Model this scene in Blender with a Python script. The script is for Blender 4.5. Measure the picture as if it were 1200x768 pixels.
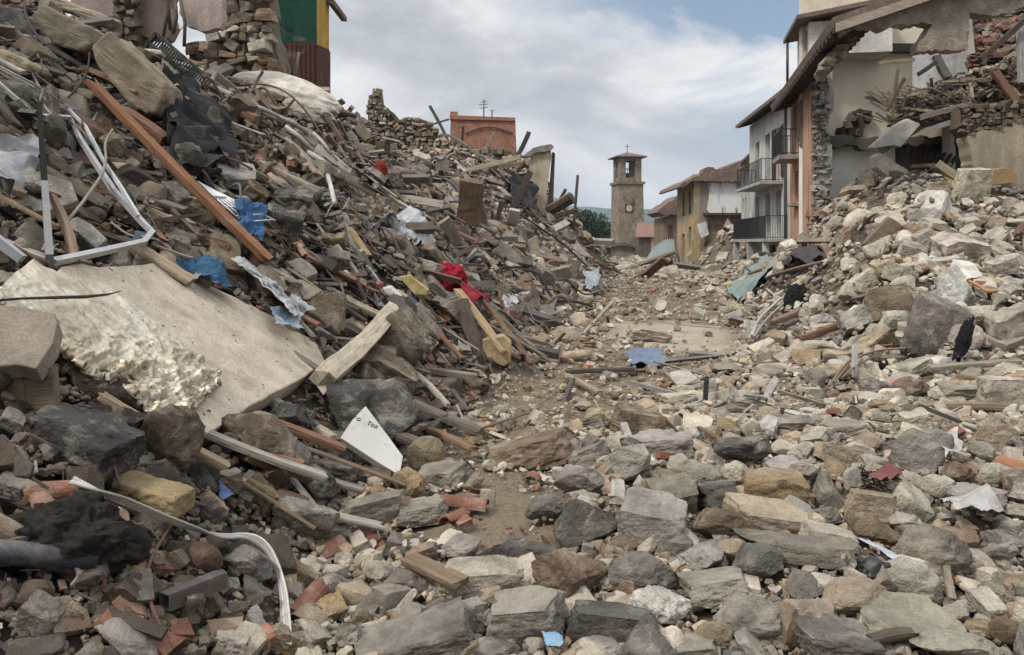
import bpy, math, random
import numpy as np
from mathutils import Vector, Matrix

for o in list(bpy.data.objects):
    bpy.data.objects.remove(o)
SC = bpy.context.scene
COL = SC.collection
R = math.radians
rnd = random.Random(7)
rng = np.random.default_rng(7)

# ------------------------------------------------------------------ camera, sky, sun, exposure
CAMZ, F, PX0, PY0 = 1.7, 942.0, 600.0, 285.0          # eye height, focal length in photo pixels, principal column, horizon row
cam = bpy.data.objects.new('camera', bpy.data.cameras.new('camera'))
COL.objects.link(cam)
cam.location = (0, 0, CAMZ)
cam.rotation_euler = (R(90), 0, 0)
cam.data.sensor_width = 36.0
cam.data.lens = 36.0 * F / 1200.0
cam.data.shift_y = -(384.0 - PY0) / 1200.0
cam.data.clip_start = 0.05
cam.data.clip_end = 20000
SC.camera = cam

SUN_EL, SUN_AZ = 49, -128            # elevation; azimuth from +Y towards +X
world = bpy.data.worlds.new('World')
SC.world = world
world.use_nodes = True
wn, wl = world.node_tree.nodes, world.node_tree.links
wn.clear()
w_out = wn.new('ShaderNodeOutputWorld')
w_bg = wn.new('ShaderNodeBackground')
w_bg.inputs['Strength'].default_value = 0.058
sky = wn.new('ShaderNodeTexSky')
sky.sky_type = 'NISHITA'
sky.sun_disc = False
sky.sun_elevation = R(SUN_EL)
sky.sun_rotation = R(SUN_AZ)
w_tc = wn.new('ShaderNodeTexCoord')
w_map = wn.new('ShaderNodeMapping')
w_map.inputs['Scale'].default_value = (1.0, 1.0, 2.6)
w_map.inputs['Location'].default_value = (0.35, 0.1, 0.12)
wl.new(w_tc.outputs['Generated'], w_map.inputs['Vector'])
def w_noise(scale, detail, rough, dist=0.0):
    n = wn.new('ShaderNodeTexNoise')
    n.inputs['Scale'].default_value = scale
    n.inputs['Detail'].default_value = detail
    n.inputs['Roughness'].default_value = rough
    n.inputs['Distortion'].default_value = dist
    wl.new(w_map.outputs['Vector'], n.inputs['Vector'])
    return n
def w_ramp(src, stops):
    r = wn.new('ShaderNodeValToRGB')
    e = r.color_ramp.elements
    while len(e) < len(stops): e.new(0.5)
    for k, (p, c) in enumerate(stops):
        e[k].position = p
        e[k].color = (c[0], c[1], c[2], 1) if not isinstance(c, (int, float)) else (c, c, c, 1)
    wl.new(src, r.inputs['Fac'])
    return r
n1 = w_noise(2.6, 9, 0.6, 0.5)
cloud = w_ramp(n1.outputs['Fac'], [(0.34, (4.9, 5.15, 5.5)), (0.46, (6.2, 6.4, 6.7)), (0.54, (7.9, 8.0, 8.15)), (0.64, (9.6, 9.6, 9.55))])
n2 = w_noise(3.1, 8, 0.6, 0.6)
# the break in the clouds, high over the houses on the far side of the street
dirn = wn.new('ShaderNodeVectorMath'); dirn.operation = 'DOT_PRODUCT'
wl.new(w_tc.outputs['Generated'], dirn.inputs[0])
_d = Vector((0.33, 1.0, 0.40)).normalized()
dirn.inputs[1].default_value = _d
hole = w_ramp(dirn.outputs['Value'], [(0.94, 0.0), (0.99, 1.0)])
mul = wn.new('ShaderNodeMath'); mul.operation = 'MULTIPLY'
gate = w_ramp(n2.outputs['Fac'], [(0.47, 1.0), (0.60, 0.0)])
wl.new(hole.outputs['Color'], mul.inputs[0]); wl.new(gate.outputs['Color'], mul.inputs[1])
mixs = wn.new('ShaderNodeMix'); mixs.data_type = 'RGBA'
wl.new(mul.outputs['Value'], mixs.inputs['Factor'])
wl.new(cloud.outputs['Color'], mixs.inputs['A'])
skyb = wn.new('ShaderNodeMix'); skyb.data_type = 'RGBA'; skyb.inputs['Factor'].default_value = 0.45
wl.new(sky.outputs['Color'], skyb.inputs['A']); skyb.inputs['B'].default_value = (4.2, 5.4, 6.9, 1)
wl.new(skyb.outputs['Result'], mixs.inputs['B'])
# an overcast sky is brighter overhead than near the horizon
w_sep = wn.new('ShaderNodeSeparateXYZ'); wl.new(w_tc.outputs['Generated'], w_sep.inputs[0])
w_up = wn.new('ShaderNodeMapRange'); w_up.inputs[1].default_value = .30; w_up.inputs[2].default_value = 1.0; w_up.inputs[3].default_value = 1.0; w_up.inputs[4].default_value = 2.6
wl.new(w_sep.outputs['Z'], w_up.inputs[0])
w_mul = wn.new('ShaderNodeMix'); w_mul.data_type = 'RGBA'; w_mul.blend_type = 'MULTIPLY'; w_mul.inputs['Factor'].default_value = 1
wl.new(mixs.outputs['Result'], w_mul.inputs['A']); wl.new(w_up.outputs[0], w_mul.inputs['B'])
wl.new(w_mul.outputs['Result'], w_bg.inputs['Color'])
wl.new(w_bg.outputs['Background'], w_out.inputs['Surface'])

sun = bpy.data.objects.new('sun', bpy.data.lights.new('sun', 'SUN'))
COL.objects.link(sun)
sun.data.energy = 1.5
sun.data.angle = R(10)
sun.data.color = (1.0, 0.95, 0.87)
_az, _el = R(SUN_AZ), R(SUN_EL)
sdir = Vector((math.sin(_az) * math.cos(_el), math.cos(_az) * math.cos(_el), math.sin(_el)))
sun.rotation_euler = sdir.to_track_quat('Z', 'Y').to_euler()
sun.location = sdir * 60
vs = SC.view_settings
vs.view_transform = 'Standard'
vs.look = 'None'
vs.exposure = 0.78
vs.gamma = 1.0
vs.use_curve_mapping = False
SC.cycles.max_bounces = 5
SC.cycles.diffuse_bounces = 2
SC.cycles.transparent_max_bounces = 8
SC.cycles.use_denoising = True

# ------------------------------------------------------------------ noise, terrain
def hash3(ix, iy, iz, seed):
    h = (ix.astype(np.int64) * 374761393 + iy.astype(np.int64) * 668265263 + iz.astype(np.int64) * 2147483647 + seed * 974711) & 0xFFFFFFFF
    h = ((h ^ (h >> 13)) * 1274126177) & 0xFFFFFFFF
    h = ((h ^ (h >> 16)) * 2246822519) & 0xFFFFFFFF
    return ((h ^ (h >> 15)) & 0xFFFFFF) / float(0xFFFFFF)
def vnoise(p, seed=0):
    p = np.asarray(p, float)
    i = np.floor(p); f = p - i; f = f * f * (3 - 2 * f)
    ix, iy, iz = i[:, 0], i[:, 1], i[:, 2]
    out = 0
    for dx in (0, 1):
        wx = f[:, 0] if dx else 1 - f[:, 0]
        for dy in (0, 1):
            wy = f[:, 1] if dy else 1 - f[:, 1]
            for dz in (0, 1):
                wz = f[:, 2] if dz else 1 - f[:, 2]
                out = out + wx * wy * wz * hash3(ix + dx, iy + dy, iz + dz, seed)
    return out * 2 - 1
def fbm(p, seed=0, octv=4, gain=0.5):
    p = np.asarray(p, float)
    a, s, out = 1.0, 1.0, 0
    for k in range(octv):
        out = out + a * vnoise(p * s + 17.3 * k, seed + k)
        a *= gain; s *= 2.03
    return out
def n2d(x, y, sc, seed, octv=3):
    p = np.stack([x * sc, y * sc, np.zeros_like(x)], 1)
    return fbm(p, seed, octv)

XL_Y = [-60, -5, 0, 3, 4.4, 6, 8.2, 11, 14, 18, 25, 35, 46, 60, 80, 130, 400]
XL_X = [-1.6, -1.3, -1.1, -1.0, -1.03, -.96, -.5, .05, .6, 1.2, 2.4, 4.0, 5.6, 8.0, 10.0, 12, 30]
XR_Y = [0, 11, 14, 18, 26, 36, 46, 58, 80, 130, 400]
XR_X = [6.0, 4.7, 5.2, 5.8, 7.1, 9.0, 10.9, 12.4, 17.5, 26, 80]
def sstep(a, b, v):
    t = np.clip((v - a) / (b - a), 0, 1)
    return t * t * (3 - 2 * t)
def softpos(v, k=.25):
    return .5 * (v + np.sqrt(v * v + k * k)) - k * .5 * np.exp(-np.abs(v))
def smin(a, b, k=.5):
    h = np.clip(.5 + .5 * (b - a) / k, 0, 1)
    return b + (a - b) * h - k * h * (1 - h)
def H(x, y, detail=True):
    x = np.atleast_1d(np.asarray(x, float)); y = np.atleast_1d(np.asarray(y, float))
    xl = np.interp(y, XL_Y, XL_X); xr = np.interp(y, XR_Y, XR_X)
    if detail:
        xl = xl + .35 * n2d(x * 0, y, .35, 5, 2)
        xr = xr + .35 * n2d(x * 0, y, .35, 6, 2)
    slL = np.interp(y, [0, 12, 16, 20, 23, 27, 36, 45, 60, 75], [.74, .74, .80, .84, .72, .70, .95, 1.2, .9, .3])
    capL = np.interp(y, [-40, -4, 3, 8, 12, 14, 17, 20, 22.5, 26, 32, 38, 46, 54, 62, 72, 110], [1.5, 3, 4.2, 4.9, 4.9, 5.0, 5.1, 5.3, 4.8, 4.3, 4.9, 6.0, 6.0, 4.8, 2.4, 1.0, .3])
    hl = smin(slL * softpos(xl - x), capL, 1.0)
    d1 = np.interp(y, [10, 26, 30, 44, 48, 60], [.85, .9, .42, .42, 1.3, 1.2]) * softpos(x - xr)
    d2 = .30 * softpos(y - 10.2 - .02 * (x - 6) ** 2 * (x > 6), .5)
    capR = np.interp(y, [10, 20, 28, 34, 46, 58, 66, 90], [3.4, 3.9, 3.9, 1.6, 2.3, 2.6, 1.5, .4])
    hr = smin(smin(d1, d2, .4), capR, .6)
    far = sstep(150, 900, y)
    h = hl + hr
    # the tipped rubble thrown across the near end of the street
    h = h + .22 * np.exp(-((x - 1.4) / 1.5) ** 2 - ((y - 4.6) / 1.5) ** 2) + .16 * np.exp(-((x - 3.2) / 1.6) ** 2 - ((y - 6.2) / 1.6) ** 2)
    if detail: h = h + .075 * np.exp(-((x - 2.2) / 2.4) ** 2 - ((y - 5) / 2.2) ** 2) * n2d(x, y, 2.3, 15, 2)
    # wooded rise beyond the left heap
    h = h + 1.2 * np.exp(-((x - 17) / 15) ** 2 - ((y - 185) / 30) ** 2)
    if detail:
        amp = .05 + .16 * np.clip(h / 1.2, 0, 1)
        h = h + amp * n2d(x, y, .9, 11, 4) + .03 * n2d(x, y, 5, 12, 2)
    return h * (1 - far) - 12 * far
def h1(x, y): return float(H(x, y)[0])

def P(px, py, Y):
    """The point at depth Y metres seen at pixel (px, py) of the photograph."""
    return Vector(((px - PX0) / F * Y, Y, CAMZ - (py - PY0) / F * Y))
_ys = np.concatenate([np.arange(1.6, 12, .02), np.arange(12, 40, .05), np.arange(40, 160, .2)])
def hit(px, py, lift=0.0):
    """Where the line of sight through a pixel meets the ground."""
    a, b = (px - PX0) / F, (PY0 - py) / F
    z = CAMZ + b * _ys
    g = H(a * _ys, _ys) + lift
    k = np.nonzero(g >= z)[0]
    Y = _ys[k[0]] if len(k) else 60.0
    return Vector((a * Y, Y, CAMZ + b * Y))
def gnormal(x, y, e=.25):
    hx = (H(x + e, y) - H(x - e, y)) / (2 * e); hy = (H(x, y + e) - H(x, y - e)) / (2 * e)
    n = np.stack([-hx, -hy, np.ones_like(hx)], 1)
    return n / np.linalg.norm(n, axis=1)[:, None]

# ------------------------------------------------------------------ materials
def nodes_of(name):
    m = bpy.data.materials.new(name)
    m.use_nodes = True
    nt = m.node_tree
    bs = nt.nodes['Principled BSDF']
    return m, nt, bs
def N(nt, t, **kw):
    n = nt.nodes.new(t)
    for k, v in kw.items():
        setattr(n, k, v)
    return n
def maprange(nt, src, a, b, c, d):
    r = N(nt, 'ShaderNodeMapRange')
    r.inputs[1].default_value = a; r.inputs[2].default_value = b; r.inputs[3].default_value = c; r.inputs[4].default_value = d
    nt.links.new(src, r.inputs[0])
    return r.outputs[0]
def noise(nt, vec, scale, detail=5, rough=.55, dist=0):
    n = N(nt, 'ShaderNodeTexNoise')
    n.inputs['Scale'].default_value = scale; n.inputs['Detail'].default_value = detail
    n.inputs['Roughness'].default_value = rough; n.inputs['Distortion'].default_value = dist
    nt.links.new(vec, n.inputs['Vector'])
    return n.outputs['Fac']
def mult(nt, col, fac):
    m = N(nt, 'ShaderNodeMix', data_type='RGBA', blend_type='MULTIPLY')
    m.inputs['Factor'].default_value = 1
    nt.links.new(col, m.inputs['A']); nt.links.new(fac, m.inputs['B'])
    return m.outputs['Result']
def mixc(nt, fac, a, b):
    m = N(nt, 'ShaderNodeMix', data_type='RGBA')
    if isinstance(fac, float): m.inputs['Factor'].default_value = fac
    else: nt.links.new(fac, m.inputs['Factor'])
    for s, v in (('A', a), ('B', b)):
        if isinstance(v, tuple): m.inputs[s].default_value = (*v, 1)
        else: nt.links.new(v, m.inputs[s])
    return m.outputs['Result']
def material(name, col='obj', rough=.9, scale=1.0, var=(.62, 1.3), stain=None, stain_amt=(.5, .72), bump=.5, bump_scale=1.0,
             grain=None, metal=0.0, dust=None, spec=.3, trans=0.0, fine=True, coords='pos', bump_dist=.02):
    """A worn surface: a base colour broken up by noise at three sizes, optional stains, fine relief."""
    m, nt, bs = nodes_of(name)
    if coords == 'pos':
        vec = N(nt, 'ShaderNodeNewGeometry').outputs['Position']
    else:
        vec = N(nt, 'ShaderNodeTexCoord').outputs['Object']
    if col == 'obj':
        c = N(nt, 'ShaderNodeObjectInfo').outputs['Color']
    elif col == 'attr':
        a = N(nt, 'ShaderNodeAttribute'); a.attribute_name = 'Col'
        c = a.outputs['Color']
    else:
        r = N(nt, 'ShaderNodeRGB'); r.outputs[0].default_value = (*col, 1); c = r.outputs[0]
    if grain:
        mp = N(nt, 'ShaderNodeMapping'); mp.inputs['Scale'].default_value = grain
        nt.links.new(vec, mp.inputs['Vector']); gv = mp.outputs['Vector']
    else:
        gv = vec
    big = noise(nt, gv, 2.3 * scale, 6, .6, .3)
    mid = noise(nt, gv, 11 * scale, 7, .65)
    c = mult(nt, c, maprange(nt, big, .3, .7, var[0], var[1]))
    c = mult(nt, c, maprange(nt, mid, .25, .75, .5 + .5 * var[0], .5 + .5 * var[1]))
    if fine:
        sp = noise(nt, gv, 60 * scale, 4, .7)
        c = mult(nt, c, maprange(nt, sp, .3, .7, .72, 1.22))
    if stain:
        st = noise(nt, vec, 1.6 * scale, 8, .65, .8)
        c = mixc(nt, maprange(nt, st, stain_amt[0], stain_amt[1], 0, .85), c, stain)
    if dust:
        dn = noise(nt, vec, 3.1 * scale, 9, .7, .5)
        c = mixc(nt, maprange(nt, dn, dust[1], dust[2], 0, .8), c, dust[0])
    nt.links.new(c, bs.inputs['Base Color'])
    bs.inputs['Roughness'].default_value = rough
    bs.inputs['Metallic'].default_value = metal
    bs.inputs['Specular IOR Level'].default_value = spec
    if trans: bs.inputs['Transmission Weight'].default_value = trans
    if bump:
        bn = noise(nt, gv, 26 * scale * bump_scale, 9, .68)
        b2 = noise(nt, gv, 6 * scale * bump_scale, 6, .6)
        ad = N(nt, 'ShaderNodeMath', operation='MULTIPLY_ADD')
        nt.links.new(b2, ad.inputs[0]); ad.inputs[1].default_value = 1.6; nt.links.new(bn, ad.inputs[2])
        bp = N(nt, 'ShaderNodeBump'); bp.inputs['Strength'].default_value = bump; bp.inputs['Distance'].default_value = bump_dist
        nt.links.new(ad.outputs[0], bp.inputs['Height']); nt.links.new(bp.outputs['Normal'], bs.inputs['Normal'])
    return m

M = {}
M['stone'] = material('stone', 'obj', .92, 1.5, (.46, 1.36), (.10, .085, .06), (.57, .80), 1.0, 1.0, bump_dist=.03, dust=((.43, .385, .32), .50, .70))
M['stone_mass'] = material('stone_mass', 'attr', .92, 1.5, (.6, 1.3), None, bump=.7)
M['brick'] = material('brick', 'obj', .9, 2.0, (.65, 1.25), (.40, .335, .265), (.46, .66), .6)
M['wood'] = material('wood', 'obj', .85, 1.0, (.55, 1.3), (.30, .26, .21), (.6, .8), .6, 1.0, grain=(1.2, 14, 14), coords='obj')
M['wood_mass'] = material('wood_mass', 'attr', .88, 2.0, (.6, 1.3), None, bump=.4)
M['metal'] = material('metal', 'obj', .45, 3.0, (.8, 1.1), (.25, .2, .16), (.62, .8), .12, metal=.35, spec=.5)
M['cloth'] = material('cloth', 'obj', .95, 2.5, (.65, 1.2), (.16, .13, .10), (.58, .78), bump=.25, bump_scale=4)
M['plastic'] = material('plastic', 'obj', .45, 3.0, (.75, 1.1), (.20, .165, .12), (.54, .72), bump=.15, spec=.5)
M['cable'] = material('cable', 'obj', .85, 3.0, (.8, 1.1), None, bump=0, fine=False, spec=.08)
M['concrete'] = material('concrete', 'obj', .9, 1.3, (.68, 1.2), (.17, .13, .095), (.55, .80), .5, 1.2)
M['plaster'] = material('plaster', 'obj', .9, .45, (.8, 1.1), (.30, .25, .19), (.58, .85), .35, 1.5)
M['masonry'] = material('masonry', 'attr', .93, 1.2, (.6, 1.3), None, bump=.9)
def plaster():
    m = material('plaster', 'obj', .92, .45, (.72, 1.12), (.26, .215, .16), (.56, .78), .5, 1.5)
    nt = m.node_tree; bs = nt.nodes['Principled BSDF']
    c = bs.inputs['Base Color'].links[0].from_socket
    tc = N(nt, 'ShaderNodeTexCoord').outputs['Object']
    mp = N(nt, 'ShaderNodeMapping'); mp.inputs['Scale'].default_value = (1.6, 1.6, .16); nt.links.new(tc, mp.inputs['Vector'])
    st = noise(nt, mp.outputs['Vector'], 1.6, 7, .65, .4)
    nt.links.new(mult(nt, c, maprange(nt, st, .47, .75, 1.0, .62)), bs.inputs['Base Color'])
    return m
M['plaster'] = plaster()
M['room_paint'] = material('room_paint', 'obj', .9, .5, (.86, 1.06), (.40, .34, .26), (.60, .85), .25, 1.5)
M['peeling'] = material('peeling', 'obj', .92, .8, (.7, 1.15), (.25, .22, .18), (.47, .56), .5, 1.5)
M['stucco'] = material('stucco', 'obj', .95, 1.0, (.6, 1.25), (.22, .175, .13), (.55, .75), 1.0, 1.2, bump_dist=.08)
M['glass'] = material('glass', (.05, .06, .07), .15, 1, (.8, 1.2), None, bump=0, spec=.6, fine=False)
M['soil'] = None

def soil():
    m, nt, bs = nodes_of('soil')
    vec = N(nt, 'ShaderNodeNewGeometry').outputs['Position']
    a = noise(nt, vec, .8, 8, .65, .5)
    b = noise(nt, vec, 7, 8, .7)
    c = mixc(nt, maprange(nt, a, .38, .62, 0, 1), (.095, .073, .052), (.20, .158, .115))
    c = mult(nt, c, maprange(nt, b, .3, .7, .5, 1.35))
    vo = N(nt, 'ShaderNodeTexVoronoi'); vo.inputs['Scale'].default_value = 26
    nt.links.new(vec, vo.inputs['Vector'])
    wn_ = N(nt, 'ShaderNodeTexWhiteNoise', noise_dimensions='3D')
    nt.links.new(vo.outputs['Position'], wn_.inputs['Vector'])
    c = mult(nt, c, maprange(nt, wn_.outputs['Value'], 0, 1, .65, 1.35))
    for an, colr in (('Path', (.185, .143, .10)), ('Dust', (.38, .33, .26))):
        at = N(nt, 'ShaderNodeAttribute'); at.attribute_name = an
        pm = N(nt, 'ShaderNodeMath', operation='MULTIPLY'); nt.links.new(at.outputs['Fac'], pm.inputs[0]); nt.links.new(maprange(nt, b, .3, .6, .55, 1), pm.inputs[1])
        c = mixc(nt, pm.outputs[0], c, colr)
    sep0 = N(nt, 'ShaderNodeSeparateXYZ'); nt.links.new(vec, sep0.inputs[0])
    c = mixc(nt, maprange(nt, sep0.outputs['X'], -.4, -1.6, 0, .85), c, (.04, .031, .024))  # soil darkens towards the near heap, shade put into its colour
    # ends in dull grass far from the ruins
    sep = N(nt, 'ShaderNodeSeparateXYZ'); nt.links.new(vec, sep.inputs[0])
    c = mixc(nt, maprange(nt, sep.outputs['Y'], 110, 150, 0, 1), c, (.035, .05, .022))
    nt.links.new(c, bs.inputs['Base Color'])
    bs.inputs['Roughness'].default_value = .95
    bs.inputs['Specular IOR Level'].default_value = .2
    bp = N(nt, 'ShaderNodeBump'); bp.inputs['Strength'].default_value = .8; bp.inputs['Distance'].default_value = .03
    s = N(nt, 'ShaderNodeMath', operation='ADD')
    nt.links.new(b, s.inputs[0]); nt.links.new(vo.outputs['Distance'], s.inputs[1])
    nt.links.new(s.outputs[0], bp.inputs['Height']); nt.links.new(bp.outputs['Normal'], bs.inputs['Normal'])
    return m
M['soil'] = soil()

def masonry_pattern(name, c1, c2, mortar, row=.24, width=.42):
    """Coursed stone for walls seen from afar (laid in the wall's own coordinates)."""
    m, nt, bs = nodes_of(name)
    tc = N(nt, 'ShaderNodeTexCoord').outputs['Object']
    sep = N(nt, 'ShaderNodeSeparateXYZ'); nt.links.new(tc, sep.inputs[0])
    ad = N(nt, 'ShaderNodeMath', operation='ADD')
    nt.links.new(sep.outputs['X'], ad.inputs[0]); nt.links.new(sep.outputs['Y'], ad.inputs[1])
    cb = N(nt, 'ShaderNodeCombineXYZ'); nt.links.new(ad.outputs[0], cb.inputs['X']); nt.links.new(sep.outputs['Z'], cb.inputs['Y'])
    br = N(nt, 'ShaderNodeTexBrick')
    br.inputs['Scale'].default_value = 1; br.inputs['Mortar Size'].default_value = .018
    br.inputs['Brick Width'].default_value = width; br.inputs['Row Height'].default_value = row
    br.inputs['Color1'].default_value = (*c1, 1); br.inputs['Color2'].default_value = (*c2, 1); br.inputs['Mortar'].default_value = (*mortar, 1)
    br.offset = .37; br.squash = .8
    nt.links.new(cb.outputs[0], br.inputs['Vector'])
    nz = noise(nt, tc, 1.2, 8, .7); n3 = noise(nt, tc, 5, 6, .7)
    c = mult(nt, br.outputs['Color'], maprange(nt, nz, .3, .7, .6, 1.35))
    c = mult(nt, c, maprange(nt, n3, .3, .7, .6, 1.4))
    nt.links.new(c, bs.inputs['Base Color']); bs.inputs['Roughness'].default_value = .95
    bp = N(nt, 'ShaderNodeBump'); bp.inputs['Strength'].default_value = .6; bp.inputs['Distance'].default_value = .05
    nt.links.new(n3, bp.inputs['Height']); nt.links.new(bp.outputs['Normal'], bs.inputs['Normal'])
    return m
M['tower_stone'] = masonry_pattern('tower_stone', (.245, .20, .145), (.165, .135, .096), (.21, .178, .135), .45, .8)
M['wall_brick'] = masonry_pattern('wall_brick', (.30, .12, .075), (.235, .095, .06), (.27, .165, .12), .09, .26)

def tiles(name, c1, c2):
    m, nt, bs = nodes_of(name)
    tc = N(nt, 'ShaderNodeTexCoord').outputs['Object']
    a = noise(nt, tc, 1.4, 7, .7); b = noise(nt, tc, 9, 5, .7)
    c = mixc(nt, maprange(nt, a, .35, .65, 0, 1), c1, c2)
    c = mult(nt, c, maprange(nt, b, .3, .7, .55, 1.4))
    nt.links.new(c, bs.inputs['Base Color']); bs.inputs['Roughness'].default_value = .9
    return m
M['roof_tiles'] = tiles('roof_tiles', (.10, .08, .068), (.19, .125, .095))
M['red_tiles'] = tiles('red_tiles', (.23, .12, .09), (.17, .105, .085))

# ------------------------------------------------------------------ object helpers
def srgb(*c):
    return tuple(((v / 255 + .055) / 1.055) ** 2.4 if v / 255 > .04045 else v / 255 / 12.92 for v in c)
class MB:
    """Collects boxes, slabs, tubes and grids; build() links them as ONE mesh object."""
    def __init__(s): s.v = []; s.f = []; s.smooth = []; s.c = None
    def add(s, vs, fs, smooth=False):
        k = len(s.v)
        s.v.extend(tuple(p) for p in vs)
        s.f.extend(tuple(i + k for i in f) for f in fs); s.smooth.extend([smooth] * len(fs))
        return s
    def box(s, c, size, rot=None):
        x, y, z = (d / 2 for d in size)
        vs = [Vector(q) for q in ((-x, -y, -z), (x, -y, -z), (x, y, -z), (-x, y, -z), (-x, -y, z), (x, -y, z), (x, y, z), (-x, y, z))]
        if rot is not None: vs = [rot @ q for q in vs]
        return s.add([q + Vector(c) for q in vs], [(0, 3, 2, 1), (4, 5, 6, 7), (0, 1, 5, 4), (1, 2, 6, 5), (2, 3, 7, 6), (3, 0, 4, 7)])
    def prism(s, poly, vec):
        poly = [Vector(p) for p in poly]; vec = Vector(vec); n = len(poly)
        nrm = Vector((0, 0, 0))
        for i in range(n): nrm += poly[i].cross(poly[(i + 1) % n])
        if nrm.dot(vec) > 0: poly.reverse()          # front face looks against vec
        return s.add(poly + [p + vec for p in poly], [tuple(range(n)), tuple(range(2 * n - 1, n - 1, -1))] +
                     [(i, i + n, (i + 1) % n + n, (i + 1) % n) for i in range(n)])
    def tube(s, pts, r, n=8, smooth=True, flat=1.0):
        pts = [Vector(p) for p in pts]; rs = r if isinstance(r, (list, tuple)) else [r] * len(pts)
        vs = []; up = Vector((0, 0, 1))
        t0 = (pts[1] - pts[0]).normalized()
        a = t0.cross(up if abs(t0.z) < .95 else Vector((1, 0, 0))).normalized()
        for i, p in enumerate(pts):
            t = (pts[min(i + 1, len(pts) - 1)] - pts[max(i - 1, 0)]).normalized()
            a = (a - t * a.dot(t)).normalized(); b = t.cross(a)
            for k in range(n):
                w = 2 * math.pi * k / n + math.pi / n
                vs.append(p + a * (math.cos(w) * rs[i]) + b * (math.sin(w) * rs[i] * flat))
        fs = [(i * n + k, i * n + (k + 1) % n, (i + 1) * n + (k + 1) % n, (i + 1) * n + k) for i in range(len(pts) - 1) for k in range(n)]
        fs += [tuple(range(n - 1, -1, -1)), tuple((len(pts) - 1) * n + k for k in range(n))]
        return s.add(vs, fs, smooth)
    def grid(s, P_, smooth=True):
        """P_: rows of points"""
        r, c = len(P_), len(P_[0])
        return s.add([q for row in P_ for q in row], [(i * c + j, i * c + j + 1, (i + 1) * c + j + 1, (i + 1) * c + j) for i in range(r - 1) for j in range(c - 1)], smooth)
    def build(s, name, mat=None, parent=None, color=None, origin=None):
        me = bpy.data.meshes.new(name)
        o = Vector(origin) if origin is not None else Vector((0, 0, 0))
        me.from_pydata([(p[0] - o.x, p[1] - o.y, p[2] - o.z) for p in s.v], [], s.f)
        me.polygons.foreach_set('use_smooth', s.smooth)
        me.update()
        return link(name, me, mat, parent, color, o if origin is not None else None)
def link(name, me, mat=None, parent=None, color=None, loc=None):
    ob = bpy.data.objects.new(name, me)
    COL.objects.link(ob)
    if mat is not None and not me.materials: me.materials.append(M[mat] if isinstance(mat, str) else mat)
    if loc is not None: ob.location = loc
    if parent is not None:
        ob.parent = parent
        if loc is None: ob.location = -Vector(parent.location)
        else: ob.location = Vector(loc) - Vector(parent.location)
    if color is not None: ob.color = (*color, 1)
    return ob
def tag(ob, label=None, cat=None, group=None, kind=None):
    if label: ob['label'] = label
    if cat: ob['category'] = cat
    if group: ob['group'] = group
    if kind or cat: ob['kind'] = kind or 'thing'
    return ob
def thing(name, label, cat, loc, group=None):
    ob = bpy.data.objects.new(name, None)
    COL.objects.link(ob); ob.location = loc; ob.empty_display_size = .2
    return tag(ob, label, cat, group)
LAND = []                       # (phrase, point): what nearby stones and boards are described by
def landmark(phrase, p): LAND.append((phrase, Vector(p)))

# ------------------------------------------------------------------ rocks
def ico(sub):
    t = (1 + 5 ** .5) / 2
    v = [(-1, t, 0), (1, t, 0), (-1, -t, 0), (1, -t, 0), (0, -1, t), (0, 1, t), (0, -1, -t), (0, 1, -t), (t, 0, -1), (t, 0, 1), (-t, 0, -1), (-t, 0, 1)]
    v = [tuple(np.array(p) / np.linalg.norm(p)) for p in v]
    f = [(0, 11, 5), (0, 5, 1), (0, 1, 7), (0, 7, 10), (0, 10, 11), (1, 5, 9), (5, 11, 4), (11, 10, 2), (10, 7, 6), (7, 1, 8), (3, 9, 4), (3, 4, 2), (3, 2, 6), (3, 6, 8), (3, 8, 9), (4, 9, 5), (2, 4, 11), (6, 2, 10), (8, 6, 7), (9, 8, 1)]
    for _ in range(sub):
        mid = {}; nf = []
        def m(a, b):
            k = (min(a, b), max(a, b))
            if k not in mid:
                q = np.array(v[a]) + np.array(v[b]); v.append(tuple(q / np.linalg.norm(q))); mid[k] = len(v) - 1
            return mid[k]
        for a, b, c in f:
            x, y, z = m(a, b), m(b, c), m(c, a)
            nf += [(a, x, z), (b, y, x), (c, z, y), (x, y, z)]
        f = nf
    return np.array(v), np.array(f, dtype=np.int32)
ICO = {k: ico(k) for k in (1, 2, 3, 5)}
KINDS = ['blocky', 'blocky', 'wedge', 'rounded', 'jagged', 'flat']
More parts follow.
